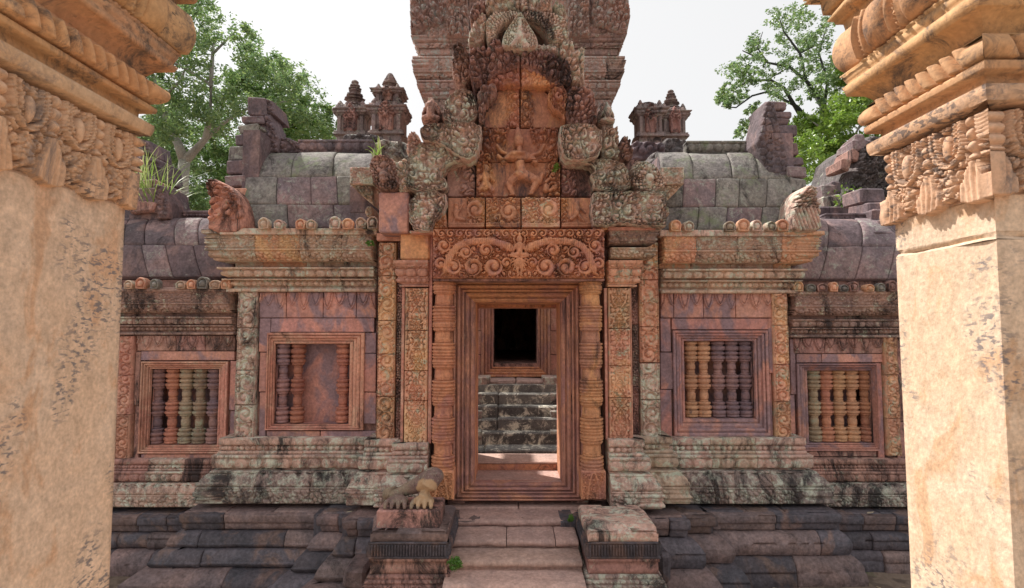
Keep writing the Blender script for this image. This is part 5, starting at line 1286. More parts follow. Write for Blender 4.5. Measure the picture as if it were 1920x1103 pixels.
# its steps
xs0, xs1 = X(880, 8.2), X(1056, 8.2)
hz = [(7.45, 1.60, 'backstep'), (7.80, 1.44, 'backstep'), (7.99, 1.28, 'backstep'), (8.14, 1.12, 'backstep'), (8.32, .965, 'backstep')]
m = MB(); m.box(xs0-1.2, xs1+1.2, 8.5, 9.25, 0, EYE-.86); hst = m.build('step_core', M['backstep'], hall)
for k, (y, z, mt) in enumerate(hz):
    cut = (.0, .32, 1) if k != 1 else (.0, .16, 1)
    x0 = xs0-(.05 if k else .5); x1 = xs1+(.05 if k else .5)
    for a, b in zip(cut[:-1], cut[1:]):
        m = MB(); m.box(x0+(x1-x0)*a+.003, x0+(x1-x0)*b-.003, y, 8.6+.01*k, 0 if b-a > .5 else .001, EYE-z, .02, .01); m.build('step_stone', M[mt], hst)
sweep('sill_moulding', [(xs0-1.2, 8.62), (xs1+1.2, 8.62)], [(0, EYE-.97, 0, EYE-.93, 0, 'plain', 0), (-.03, EYE-.93, -.03, EYE-.89, 0, 'beads', .01), (.0, EYE-.89, .0, EYE-.855, 0, 'plain', 0)], M['baseblack'], hst, blk=.4)
m = MB(); m.box(AX-.42, AX+.0, 8.66, 9.2, EYE-.87, EYE-.80, .02, .01); m.box(AX+.01, AX+.44, 8.66, 9.2, EYE-.87, EYE-.805, .02, .01); m.build('landing_stone', M['step'], hst)
for a, b in ((890, 918), (1018, 1050)): stone('side_block', a, b, 708, 733, 8.56, .5, M['base'], hst, c=.01)
for a, b in ((868, 904), (1032, 1066)):
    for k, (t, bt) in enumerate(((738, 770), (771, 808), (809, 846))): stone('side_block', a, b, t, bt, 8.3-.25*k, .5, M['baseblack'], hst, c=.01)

# ================================================================== SHRINE TOWER ABOVE
tower = thing('shrine_tower', 'broad carved tower of the central shrine rising behind the pediment', 'tower')
YT = 11.5; xc = X(973, YT)
hw_ = lambda w, y: (S(w, YT))
m = MB(); m.box(xc-S(165, YT), xc+S(165, YT), YT+.35, YT+4.0, 3.06, Z(-60, YT)); 
m.box(xc-S(150, YT), xc+S(150, YT), YT+3.6, YT+4.1, 0, 4.8)
tw = m.build('tower_wall', M['tower'], tower)
def tsweep(lst, start, mt, nm='tower_moulding', blk=.9):
    cx = S(178, YT); Y = YT+.3; pth = [(xc-cx, YT+4.1), (xc-cx, Y), (xc+cx, Y), (xc+cx, YT+4.1)]
    sweep(nm, pth, bands(YT, start, lst), mt, tw, blk=blk, ds=.03, dt=.022, back=.25)
tm = [M['tower'], M['tower'], M['cornice_dark']]
tsweep([(0, 205, 'plain'), (0, 176, 'diaper', .03)], (-4, 262), tm)
tsweep([(6, 170, 'plain', 0, 0, 4), (8, 160, 'beads', .03), (14, 154, 'plain', 0, 0, 12), (16, 143, 'lotus', .04, 0, 10), (20, 138, 'plain', 0, 0, 20)], (-2, 176), tm)
tsweep([(22, 124, 'leaf', .03, .02, 10), (26, 120, 'plain', 0, 0, 26), (26, 97, 'diaper', .025, 0, 22), (27, 92, 'plain', 0, 0, 27)], (8, 138), tm)
tsweep([(16, 78, 'plain', 0, 0, 14), (20, 66, 'leaf', .03, 0, 15), (27, 58, 'plain', 0, 0, 24), (26, 30, 'diaper', .04, 0, 24), (26, -60, 'diaper', .04, 0, 22)], (10, 92), tm)
for pts in ([(768,-8),(800,-8),(828,-6),(834,30),(824,48),(800,52),(782,64),(770,62)], [(1178,-8),(1140,-8),(1112,-6),(1108,30),(1118,48),(1140,56),(1160,64),(1176,62),(1182,30)], [(836,-8),(876,-8),(880,70),(838,70)], [(1064,-8),(1104,-8),(1106,70),(1066,70)]):
    carve('carved_stone', pts, YT-.05, .4, wild(.085, 5), .085, M['tower'], tw, smooth=0, res=.015, edge=.03)
for cxp in (812, 1130):
    carve('standing_figure', [(cxp-16,246),(cxp-14,208),(cxp,190),(cxp+14,208),(cxp+16,246)], YT-.05, .4, lambda u, v, d: wild(.08, 2)(u, v, d), .08, M['tower'], tw, smooth=1, res=.016, edge=.04)

# small towers
def mini_tower(name, label, cx, w, tiers, Y, mt, finial=True, group='small shrine towers behind the gatehouse'):
    t = thing(name, label, 'tower', (X(cx, Y, 200), Y, 0), group); x = X(cx, Y, 200)
    prev = None; body = None
    for k, (wt, yt, yb, kind) in enumerate(tiers):
        W = S(wt, Y)/2; zb_, zt_ = Z(yb, Y), Z(yt, Y); Hh = zt_-zb_
        if kind == 'box':
            m = MB(); m.box(-W*.86, W*.86, -W*.86, W*.86, 0 if body is None else zb_-.05, zt_-.02); b = m.build('tower_body', M[mt], t)
            if body is None: body = b
            pth = [(-W*.9, W*.9), (-W*.9, -W*.9), (W*.9, -W*.9), (W*.9, W*.9)]
            sweep('cornice', pth, [(.0, zb_+Hh*.62, .05, zb_+Hh*.70, 0, 'plain', 0), (.03, zb_+Hh*.70, .06, zb_+Hh*.80, 0, 'lotus', .03), (.08, zb_+Hh*.80, .07, zb_+Hh*.87, 0, 'beads', .03), (.03, zb_+Hh*.87, -.12, zt_, 0, 'diaper', .04)], M[mt], b, blk=None, ds=.03, dt=.02, closed=False, wob=.02)
            sweep('foot', pth, [(.06, zb_, .05, zb_+Hh*.08, 0, 'plain', 0), (.02, zb_+Hh*.08, .0, zb_+Hh*.14, 0, 'lotus', .02)], M[mt], b, blk=None, ds=.03, dt=.02)
            # false door with pediment on the front
            q = W*.42; 
            carve_ = carve_mesh('false_door', [(-q, zb_+Hh*.1), (q, zb_+Hh*.1), (q, zb_+Hh*.55), (q*1.25, zb_+Hh*.6), (q*.9, zb_+Hh*.85), (0, zt_+.04), (-q*.9, zb_+Hh*.85), (-q*1.25, zb_+Hh*.6), (-q, zb_+Hh*.55)], -W*.98, .12,
                                lambda u, v, d: np.where((np.abs(u) < q*.5) & (v < zb_+Hh*.5), .1, np.where(v > zb_+Hh*.55, leaves(np.abs(u), v, .07, 3), .6+.3*(np.abs(u) > q*.75))), .06, res=.022, edge=.03)
            obj('false_door', carve_, M['pinkblack'], b)
            for sx in (-1, 1):
                m = MB(); m.box(sx*W*.72-W*.12, sx*W*.72+W*.12, -W*.97, -W*.8, zb_+Hh*.12, zb_+Hh*.62, .01); m.build('corner_pilaster', M[mt], b)
                mm = MB(); mm.lathe([(W*.16, zt_-.02), (W*.2, zt_+.03), (W*.13, zt_+.07), (.02, zt_+.11)], sx*W*.72, -W*.72, 8); mm.build('corner_finial', M[mt], b)
        else:
            m = MB(); pr = []; 
            n = 24; 
            for j in range(n+1):
                u = j/n; base = W*(1-.72*u**1.1 if kind == 'dome' else 1)
                if kind == 'lotus': base = W*(.55+.45*abs(math.cos(math.pi*u*2.5)))*(1-.55*u)
                pr.append((base*(1+.07*math.sin(u*math.pi*14)), zb_+Hh*u))
            pr.append((.005, zt_+.01)); m.lathe(pr, 0, 0, 24); sdn = cx*.1
            m.v = [((x_*(f_ := 1+.05*math.cos(8*math.atan2(y_, x_))+.14*(float(fbm(np.array([x_*3+sdn]), np.array([z_*3+y_*2]), .5, 3)[0])-.5))), y_*f_, z_) for x_, y_, z_ in m.v]; m.build('tower_top', M[mt], body or t, False)
    return t
mini_tower('small_tower', 'left small dark tower with a ringed vase shaped top', 665, 70, [(58, 206, 262, 'box'), (46, 184, 208, 'lotus'), (38, 166, 188, 'lotus'), (24, 151, 168, 'lotus')], 13.5, 'far')
mini_tower('small_tower', 'slightly taller small dark tower with a domed ribbed top, beside the vase topped one', 731, 70, [(64, 202, 262, 'box'), (50, 174, 203, 'box'), (42, 156, 178, 'lotus'), (30, 139, 160, 'dome')], 13.0, 'far')
mini_tower('small_tower', 'right small tower with a flat broken top in front of its twin', 1214, 50, [(50, 204, 264, 'box'), (46, 194, 206, 'lotus')], 12.8, 'far')
mini_tower('small_tower', 'right small tower ending in stacked rings', 1258, 56, [(48, 210, 264, 'box'), (44, 192, 212, 'lotus'), (32, 180, 196, 'lotus'), (20, 169, 183, 'lotus')], 13.4, 'far')
# roofs and rubble between the towers and the gatehouse roofs
low = thing('library_roof', 'low dark mossy roof line between gatehouse roof and small towers', 'roof')
for a, b, t, bt, Y, mt in ((600, 650, 262, 292, 9.4, 'roofdark'), (640, 720, 250, 292, 9.5, 'laterite'), (700, 768, 262, 300, 9.2, 'baseblack'), (648, 690, 292, 318, 7.2, 'laterite'), (1180, 1250, 264, 300, 9.2, 'roofdark'), (1240, 1292, 258, 296, 9.3, 'laterite'), (1215, 1290, 285, 315, 7.4, 'laterite')):
    p = [(a, bt), (a+4, t+6), (a+12, t), (b-14, t+3), (b-3, t+8), (b, bt)]
    carve('roof_block', p[::-1], Y, .8, wild(.12, a), .06, M[mt], low, res=.02, edge=.05)

# ================================================================== FAR RUINS AT BOTH SIDES
ruin = thing('ruined_gable', 'broken dark gable fragment beside the left pillar', 'ruin')
for a, b, t, bt, Y, mt in ((238, 312, 398, 440, 6.1, 'roofdark'), (244, 300, 352, 400, 6.05, 'roofdark'), (250, 292, 336, 352, 6.2, 'pinkblack'), (240, 290, 376, 398, 6.0, 'pinkblack'), (244, 262, 440, 520, 5.9, 'roofdark')):
    stone('ruin_stone', a, b, t, bt, Y, .5, M[mt], ruin, c=.02, j=.02)
carve('ruin_stone', [(292,345),(310,350),(318,380),(316,410),(296,412)], 6.05, .4, wild(.04, 2), .03, M['roofdark'], ruin, res=.012)
m = MB(); m.box(X(200, 6.2), X(262, 6.2), 6.15, 6.6, Z(520, 6.1), Z(352, 6.2)); m.build('ruin_core', M['roofdark'], ruin)
r2 = thing('far_gable', 'distant reddish gable top half hidden by grass left', 'ruin')
for a, b, t, bt in ((262, 284, 262, 292), (256, 292, 292, 318), (286, 306, 300, 340), (246, 300, 318, 352), (240, 320, 352, 420)):
    carve('ruin_stone', [(a, bt), (a+2, t+3), (a+8, t), (b-5, t+2), (b, bt)][::-1], 9.5, .6, wild(.09, a), .06, M['roofpink' if a < 262 else 'roofdark'], r2, res=.02, edge=.04)
r3 = thing('ruined_wall', 'collapsed rough stone wall with weeds beside the right pillar', 'ruin')
rr3 = random.Random(5)
prof = [(1562, 430), (1566, 400), (1584, 370), (1590, 330), (1600, 300), (1606, 275), (1630, 255), (1660, 258), (1800, 262), (1800, 440)]
carve('rubble_face', prof[::-1], 7.3, 1.0, lambda u, v, d: leaves(u+.3*v, v*2.2, .06, 2)+.6*fbm(u, v, .2, 3), .07, M['laterite'], r3, res=.014, edge=.06)
for a, b, t, bt, Y, mt in ((1606, 1622, 252, 268, 7.2, 'roofpink'), (1600, 1650, 262, 282, 7.2, 'roofpink'), (1596, 1614, 280, 300, 7.2, 'pinkblack'), (1578, 1596, 298, 318, 7.15, 'pinkblack'),
                          (1540, 1570, 346, 372, 7.1, 'roofpink'), (1560, 1580, 340, 362, 7.1, 'roofdark'), (1545, 1575, 366, 400, 7.0, 'baseblack'), (1614, 1662, 352, 382, 6.3, 'roofdark'), (1628, 1668, 376, 402, 6.2, 'roofdark'), (1636, 1672, 392, 424, 6.1, 'roofdark'), (1652, 1690, 410, 440, 6.0, 'roofdark'), (1534, 1600, 388, 410, 6.9, 'roofdark')):
    stone('ruin_stone', a, b, t, bt, Y, .4, M[mt], r3, c=.02, j=.02)
for k in range(5):
    a = 1640+k*7; t = 432+k*24; stone('ruin_stone', a-4, a+36, t, t+23, 5.92-.03*k, .3, M[rr3.choice(['roof', 'baseblack', 'roofdark'])], r3, c=.02, j=.015)

# ================================================================== FOREGROUND PILLARS
def garland(s, q, L, sd):
    """q up from the bottom of the carved band: hanging tassels, loops and grape like knobs"""
    s = s+.012*(vnoise(s, q, .06, 7)-.5); t = 1-q/L; y = t*L+.010*(vnoise(s, q, .05, 17)-.5); p = .148; c = np.mod(s/p, 1)-.5; a = np.abs(c)*p; a2 = (.5-np.abs(c))*p
    h = .8*leaves(s, q, .026, 3, .8)*(.7+.3*leaves(s, q, .012, 8))
    # hanging loops, open at the top, one inside the other
    for r0, w_ in ((.046, .006), (.031, .005)):
        yy = np.maximum(y-.045, 0)*.75; loop = np.where(y > .045, np.hypot(a, yy), a)
        h = np.where(np.abs(loop-r0) < w_*1.7, 0, h); h = np.where(np.abs(loop-r0) < w_, 1.0-.25*(np.mod(y/.009+a/.02, 1) < .35), h)
    bud = np.hypot(a/.016, (y-.062)/.036); h = np.where(bud < 1.25, 0, h); h = np.where(bud < 1, .4+.7*np.sqrt(np.clip(1-bud**2, 0, 1)), h)
    # bell tassels with fringes between the loops
    w2 = .012+.030*sst(.105, .19, y); tas = (a2 < w2) & (y > .108)
    h = np.where((a2 < w2+.006) & (y > .104), 0, h); h = np.where(tas, .65+.4*np.abs(np.cos(a2/.0085*np.pi*.5))*(1-.35*a2/w2), h)
    st = (a2 < .014) & (y <= .104); h = np.where((a2 < .019) & (y <= .104), 0, h); h = np.where(st, np.sqrt(np.clip(1-(a2/.015)**2, 0, 1))*(.45+.65*np.abs(np.sin(y*105))), h)
    # pendant under each loop
    h = np.where((a < .020-.35*np.abs(y-.150)) & (y > .118), .55+.5*leaves(a+2, y, .016, 4), h)
    edge = L-.004-.030*np.abs(np.cos(np.pi*s/p))**1.3*0-.026*(1-np.abs(np.sin(np.pi*(s/p+.5))))
    return h*(y < edge)*sst(0, .004, y+.001)
REL['garland'] = garland
REL['cable'] = lambda s, q, L, sd: np.power(np.abs(np.sin(np.pi*(s/.042+q/L*.7))), .55)
def petals(s, q, L, sd):
    p = .150; c = np.mod(s/p, 1)-.5; a = np.abs(c)*2; t = q/L
    body = np.sqrt(np.clip(1-np.power(a/.66, 2.6), 0, 1))*np.sqrt(np.clip(1-np.power(np.abs(t-.5)/.52, 4), 0, 1))
    rib = .8*np.sqrt(np.clip(1-((a-.74)/.085)**2, 0, 1)); bead = .62*beads(q, (1-a)*p*.5+.0065, .013, .014)*(a > .84)
    return np.maximum.reduce([body, rib, bead])
REL['petals'] = petals
def pillar(side, label, Yn, Yfar, zof, ropeout):
    sg = -1 if side == 'L' else 1
    xin = 1.142*sg; wdt = Yfar-Yn; xout = xin+sg*wdt
    a, b = sorted((xin, xout))
    t = thing('stone_pillar', label, 'pillar', ((a+b)/2, (Yn+Yfar)/2, 0), 'foreground pillars')
    pth = [(a, Yn), (b, Yn), (b, Yfar), (a, Yfar)]        # outward normals on the right of travel
    z = lambda py, o=0: Z(py, Yfar+o)+0
    if side == 'L': L_ = dict(cb=396, ct=256, f0=256, f1=236, s0=214, s1=205, r0=203, r1=172, k=145, u0=136, u1=129, v1=109, l0=101, l1=30, n1=-30)
    else: L_ = dict(cb=424, ct=293, f0=292, f1=271, s0=252, s1=240, r0=236, r1=205, k=190, u0=181, u1=166, v1=149, l0=141, l1=70, n1=18)
    def bd(lst): return lst
    # shaft drums, joined at a thin crack
    zc = z(L_['cb']); cuts = [0, zc+.02] if side == 'L' else [0, z(478), zc+.02]
    for i, (c0, c1) in enumerate(zip(cuts[:-1], cuts[1:])):
        sweep('shaft_stone', pth, [(-.004, c0, .0, c0+.012, 0, 'plain', 0), (.0, c0+.012, .0, c1-.008, 0, 'plain', .0), (0, c1-.008, -.004, c1-.001, 0, 'plain', 0)], M['shaft'], None, blk=None, closed=True, ds=.03, dt=.03, wob=.006, back=.1)[0].parent = t
    def ring(nm, bs_, mt, **kw):
        o = sweep(nm, pth, bs_, M[mt], None, blk=None, closed=True, **{**dict(ds=.006, dt=.006, back=.1, wob=.001), **kw})[0]; o.parent = t; return o
    ring('carved_band', [(-.006, zc, .0, z(L_['ct'])+.002, 0, 'garland', .019)], 'gold', ds=.0034, dt=.0032)
    ring('fillet', [(.042, z(L_['f0'], .04), .048, z(L_['f1'], .045), .003, 'plain', 0)], 'gold')
    ring('neck', [(.018, z(L_['f1'], .045), .02, z(L_['s0'], .05), 0, 'plain', 0), (.05, z(L_['s0'], .05), .052, z(L_['s1'], .05), .001, 'plain', 0)], 'capital')
    ring('cable_moulding', [(ropeout-.036, z(L_['r0'], ropeout)-.004, ropeout-.032, z(L_['r1'], ropeout), .004, 'cable', .032)], 'capital', ds=.0035, dt=.0035)
    zr = z(L_['r1'], ropeout)
    ring('upper_neck', [(.045, zr, .03, z(L_['k'], .03), 0, 'plain', 0), (.03, z(L_['k'], .03), .078, z(L_['u0'], .08), -.006, 'plain', 0), (.082, z(L_['u0'], .08), .09, z(L_['u1'], .09), 0, 'plain', 0), (.076, z(L_['u1'], .09), .09, z(L_['v1'], .09), 0, 'plain', 0), (.086, z(L_['v1'], .09), .084, z(L_['l0'], .09), 0, 'leaf', .006)], 'capital')
    ring('lotus_bulge', [(.070, z(L_['l0'], .09), .074, z(L_['l1'], .12), .016, 'petals', .044)], 'capital', ds=.0045, dt=.006)
    zl = z(L_['l1'], .12)
    ring('abacus', [(.08, zl, .085, zl+.03, 0, 'plain', 0), (.10, zl+.03, .11, zl+.075, 0, 'beads', .012), (.125, zl+.075, .13, zl+.13, 0, 'plain', 0), (.15, zl+.13, .15, zl+.2, 0, 'leaf', .01)], 'capital')
    m = MB(); m.box(a+.02, b-.02, Yn+.02, Yfar-.02, zc-.05, zl+.19); o = m.build('pillar_core', M['capital'], t)
    for c in t.children: c.matrix_parent_inverse = c.matrix_parent_inverse
    off = Vector(((a+b)/2, (Yn+Yfar)/2, 0))
    for c in t.children: c.location = -off
    return t
pillar('L', 'tall sandstone pillar with carved capital at the left edge', 1.19, 1.63, 0, .075)
pillar('R', 'sunlit tall sandstone pillar with carved capital at the right edge', 1.31, 1.65, 0, .062)

# ================================================================== TREES AND PLANTS
def leaf_mat(name, cols, tr=.35):
    m = bpy.data.materials.new(name); m.use_nodes = True; nt = m.node_tree; N = nt.nodes; N.remove(N['Principled BSDF'])
    geo = N.new('ShaderNodeNewGeometry'); r = N.new('ShaderNodeValToRGB'); cr = r.color_ramp
    cr.elements[0].color = (*cols[0], 1); cr.elements[1].color = (*cols[-1], 1)
    for i, c in enumerate(cols[1:-1]): e = cr.elements.new((i+1)/(len(cols)-1)); e.color = (*c, 1)
    nt.links.new(geo.outputs['Random Per Island'], r.inputs[0])
    d = N.new('ShaderNodeBsdfDiffuse'); t = N.new('ShaderNodeBsdfTranslucent'); g = N.new('ShaderNodeBsdfGlossy'); g.inputs['Roughness'].default_value = .4
    mx = N.new('ShaderNodeMixShader'); mx.inputs[0].default_value = tr; m2 = N.new('ShaderNodeMixShader'); m2.inputs[0].default_value = .06
    nt.links.new(r.outputs[0], d.inputs[0]); nt.links.new(r.outputs[0], t.inputs[0]); nt.links.new(d.outputs[0], mx.inputs[1]); nt.links.new(t.outputs[0], mx.inputs[2])
    nt.links.new(mx.outputs[0], m2.inputs[1]); nt.links.new(g.outputs[0], m2.inputs[2]); nt.links.new(m2.outputs[0], N['Material Output'].inputs[0]); return m
LM = {'dark': leaf_mat('dark green leaves', [(.11, .19, .07), (.17, .28, .10), (.28, .38, .12), (.13, .23, .12)], .5),
      'mid': leaf_mat('mid green leaves', [(.09, .18, .05), (.14, .26, .07), (.22, .32, .09), (.12, .2, .06)]),
      'lime': leaf_mat('bright green leaves', [(.14, .26, .03), (.22, .36, .05), (.30, .42, .07), (.12, .22, .03)], .5),
      'grass': leaf_mat('grass blades', [(.16, .28, .05), (.3, .38, .1), (.42, .45, .22)], .4),
      'moss': leaf_mat('moss', [(.06, .16, .02), (.12, .26, .03)], .2)}
def bark(n, c1, c2): return stone_mat(n, c1, c2, black=.2, lich=.25, bump=1.0, vary=.02, sc_=.7)
M['bark'] = bark('grey bark', (.42, .40, .36), (.3, .28, .26)); M['barkdark'] = bark('dark bark', (.08, .085, .08), (.05, .05, .05))
def foliage(clusters, size, mat, parent, name='foliage', seed=1):
    """clusters (x,y,z,r,count): leaf shaped quads, denser in sub clumps"""
    rn = np.random.RandomState(seed); C = []
    for (x, y, z, r, n) in clusters:
        k = max(3, int(n/20)); d = rn.normal(size=(k, 3)); d /= np.linalg.norm(d, axis=1)[:, None]; rad = rn.uniform(.35, 1, k)**.6
        cen = np.array([x, y, z])+d*rad[:, None]*r*np.array([1, 1, .8])
        per = int(n/k)
        o = rn.normal(size=(k, per, 3))*r*.13
        C.append((cen[:, None]+o*1.25).reshape(-1, 3))
    C = np.concatenate(C); n = len(C)
    a = rn.normal(size=(n, 3)); a[:, 2] *= .6; a /= np.linalg.norm(a, axis=1)[:, None]; b = rn.normal(size=(n, 3)); b -= (b*a).sum(1)[:, None]*a; b /= np.linalg.norm(b, axis=1)[:, None]
    s = size*rn.uniform(.6, 1.3, n)[:, None]
    V = np.stack([C-a*s, C+b*s*.42, C+a*s, C-b*s*.42], 1).reshape(-1, 3); Q = np.arange(n*4).reshape(-1, 4)
    o = obj(name, mesh_q(name, V, Q, False), mat, parent); return o
def tree(name, label, cat, trunk, limbs, clusters, size, lm, bk, seed=1, Y=20):
    """trunk/limbs: lists of ((px,py,dy),...), radii px ; clusters (px,py,dy,rpx,n)"""
    P = lambda a, b, dy=0: (X(a, Y+dy, b), Y+dy, Z(b, Y+dy))
    t0 = P(*trunk[0][0]); t = thing(name, label, cat, (t0[0], t0[1], 0))
    off = Vector((t0[0], t0[1], 0))
    m = MB(); pts = [(t0[0], t0[1], 0)]+[P(*p) for p in trunk[0]]; rr = [S(trunk[1][0]*1.15, Y)]+[S(r, Y) for r in trunk[1]]; m.tube(pts, rr, 10)
    tr = m.build('trunk', M[bk], t, True); tr.location = -off
    for lp, lr in limbs:
        m = MB(); m.tube([P(*p) for p in lp], [S(r, Y) for r in lr], 7); lb = m.build('limb', M[bk], tr, True)
    f = foliage([(*P(a, b, dy), S(r, Y), n) for a, b, dy, r, n in clusters], size, LM[lm], t, 'crown', seed); f.location = -off
    return t
rt = random.Random(3)
def blobfill(poly, n, rpx, cnt, dy=2.5):
    """clusters filling a picture outline"""
    out = []; xs = [p[0] for p in poly]; ys = [p[1] for p in poly]
    while len(out) < n:
        a, b = rt.uniform(min(xs), max(xs)), rt.uniform(min(ys), max(ys))
        d, _, _ = poly_sd(np.array([a*1.]), np.array([b*1.]), [(p[0]*1., p[1]*1.) for p in poly])
        if d[0] > rpx*.35: out.append((a, b, rt.uniform(-dy, dy), rpx*rt.uniform(.7, 1.25), cnt))
    return out
crown1 = [(180,-60),(330,-50),(415,0),(455,45),(500,75),(560,110),(600,150),(640,205),(640,235),(590,245),(520,240),(440,250),(330,280),(230,300),(150,250)]
tree('broadleaf_tree', 'large leafy tree with a pale forked trunk left of the gatehouse', 'tree',
     ([(334,500,0),(338,420,0),(342,340,0),(346,300,0)], [14,13,11,10]),
     [([(346,302,0),(334,270,0),(318,240,.5),(300,190,.5),(280,120,1)],[10,8,6.5,5,3]), ([(346,302,0),(362,286,0),(384,262,-.3),(394,220,-.5),(396,150,-1),(400,80,-1)],[10,7.5,6,5,4,2.5]), ([(384,262,-.3),(420,230,0),(470,200,0),(540,190,0)],[5,3.5,2.5,1.5]), ([(396,160,-1),(350,130,0),(310,110,0)],[3.5,2.5,1.5]), ([(400,100,-1),(440,60,0),(480,90,0)],[2.5,2,1.2]), ([(300,190,.5),(340,150,0),(370,60,0)],[3.5,2.5,1.5])],
     blobfill(crown1, 122, 29, 300)+[(a_, b_, 3+d_, r_, n_) for a_, b_, d_, r_, n_ in blobfill([(250,180),(430,180),(450,250),(430,400),(380,410),(250,400)], 45, 24, 300, 1)], .068, 'dark', 'bark', 2, 19)
tree('light_green_tree', 'lighter green tree right behind the big tree at left', 'tree', ([(520,420,0),(520,300,0),(525,200,0)], [6,5,3]),
     [([(522,260,0),(560,220,0),(590,180,0)],[3,2,1])],
     blobfill([(430,130),(500,110),(560,125),(610,175),(640,240),(620,275),(540,275),(470,240),(430,190)], 42, 26, 300), .085, 'mid', 'barkdark', 3, 22)
tree('lime_shrub_tree', 'low bright yellow green tree between the gable and small towers', 'tree', ([(570,420,0),(570,330,0),(572,260,0)], [4,3,2]), [],
     blobfill([(520,235),(545,218),(590,218),(622,240),(626,262),(520,266)], 14, 16, 260, 1), .08, 'lime', 'barkdark', 4, 24)
tree('understorey_tree', 'thin dark stemmed green tree behind the pale forked trunk', 'tree', ([(330,480,0),(328,350,0),(322,270,0)], [5,4,3]), [([(440,420,0),(410,330,0),(395,250,0)],[3,2.5,2])],
     blobfill([(240,230),(430,220),(470,250),(470,420),(380,440),(330,440),(250,420)], 110, 24, 300, 2), .07, 'mid', 'barkdark', 5, 25)
crown2 = [(1440,20),(1490,10),(1560,25),(1585,110),(1570,190),(1480,210),(1440,185),(1410,150),(1425,90)]
crown2b = [(1345,190),(1350,130),(1385,80),(1425,50),(1440,110),(1410,160),(1390,205)]
crown2c = [(1375,250),(1400,200),(1430,185),(1440,240),(1400,266),(1370,262)]
tree('sparse_tree', 'tall airy tree with visible curving limbs right of the tower', 'tree',
     ([(1570,420,0),(1562,300,0),(1545,205,0),(1530,180,0)], [6,5.5,5,4.5]),
     [([(1532,182,0),(1515,155,0),(1480,125,0),(1440,118,0),(1392,95,0)],[4,3.5,2.8,2,1]), ([(1512,152,0),(1500,100,0),(1470,60,0),(1460,30,0)],[3,2.4,1.6,1]), ([(1500,215,0),(1470,165,0),(1445,150,0),(1405,152,0),(1380,165,0)],[4,3.2,2.5,2,1]), ([(1495,200,0),(1440,172,0),(1410,180,0),(1380,202,0),(1352,200,0)],[3,2.2,1.8,1.4,.8]), ([(1560,300,0),(1530,240,0),(1495,200,0)],[5,4,3]), ([(1545,205,0),(1552,150,0),(1535,100,0),(1550,50,0)],[3.5,2.6,2,1]), ([(1440,118,0),(1420,90,0),(1430,60,0)],[1.6,1.2,.7]), ([(1480,125,0),(1440,150,0)],[1.4,.8]), ([(1500,100,0),(1540,80,0)],[1.5,.8])],
     blobfill(crown2, 64, 19, 120, 1.5)+blobfill(crown2b, 44, 16, 100, 1.5)+blobfill(crown2c, 18, 13, 90, 1), .058, 'dark', 'barkdark', 6, 19)
tree('bright_green_tree', 'dense bright green tree between the right gable and right pillar', 'tree', ([(1584,440,0),(1582,340,0),(1578,250,0)], [7,6,4]),
     [([(1580,300,0),(1610,240,0),(1630,200,0)],[3,2,1]), ([(1580,280,0),(1540,240,0),(1510,220,0)],[3,2,1])],
     blobfill([(1550,125),(1600,110),(1660,150),(1700,230),(1680,320),(1620,340),(1560,345),(1500,330),(1470,240),(1480,205),(1530,200)], 90, 25, 320, 2), .07, 'lime', 'bark', 7, 18)
tree('green_tree', 'darker green tree low behind the right ruins', 'tree', ([(1650,440,0),(1650,300,0)], [5,4]), [],
     blobfill([(1500,300),(1560,280),(1700,280),(1780,330),(1700,420),(1520,400)], 40, 26, 240, 2), .09, 'mid', 'barkdark', 8, 23)
# woods behind everything, out of the picture mostly
bm_ = []
for k in range(26):
    a = -75+k*6+rt.uniform(-2, 2); bm_.append((42*math.sin(math.radians(a)), 42*math.cos(math.radians(a)), rt.uniform(1.5, 3.2), 3.2, 900))
o = foliage([c for c in bm_ if abs(c[0]) > 9], .25, LM['dark'], None, 'distant_trees', 9); tag(o, 'distant low belt of dark green trees behind the temple', 'trees', kind='stuff')

def blades(name, label, cat, base, items, w, mat='grass', group=None):
    """items (dx, dy, height, bend x, bend y) curved blades from a base point"""
    V = []; Q = []
    for dx, dy, h, bx, by in items:
        n = 7; b = len(V); ang = math.atan2(by, bx)+math.pi/2; ux, uy = math.cos(ang), math.sin(ang)
        for i in range(n+1):
            t = i/n; ww = w*(1-t**2)*(.6+.4*min(1, t*4))
            x = dx+bx*(.35*t+.65*t*t); y = dy+by*(.35*t+.65*t*t); z = h*t-.35*math.hypot(bx, by)*t**3
            V += [(x-ux*ww, y-uy*ww, z), (x+ux*ww, y+uy*ww, z+w*.2)]
        for i in range(n): Q.append((b+2*i, b+2*i+1, b+2*i+3, b+2*i+2))
    o = obj(name, mesh_q(name, V, Q), LM[mat], None, base); tag(o, label, cat, group); return o
rb = random.Random(8)
def tuft(n, h, sp, bend): return [(rb.uniform(-sp, sp), rb.uniform(-sp, sp), h*rb.uniform(.5, 1.1), rb.uniform(-bend, bend), rb.uniform(-bend, bend)) for _ in range(n)]
blades('grass_tuft', 'bright grass tuft sprouting on the carved head left of the pediment', 'grass', (X(708, 5.25, 300), 5.25, Z(300, 5.25)), tuft(14, .24, .05, .14), .009)
blades('grass_clump', 'tall wispy grass growing on the ruin beside the left pillar', 'grass', (X(285, 6.2, 400), 6.2, Z(402, 6.2)), tuft(70, .8, .16, .75), .0055)
blades('grass_clump', 'small wispy grass on the roof left of the forked trunk', 'grass', (X(262, 6.0, 340), 6.0, Z(350, 6.0)), tuft(30, .6, .1, .5), .005)
blades('roof_weed', 'thin upright weed on the right roof beside the carved corner', 'weed', (X(1284, 5.8, 370), 5.75, Z(385, 5.75)), tuft(5, .4, .015, .05), .006)
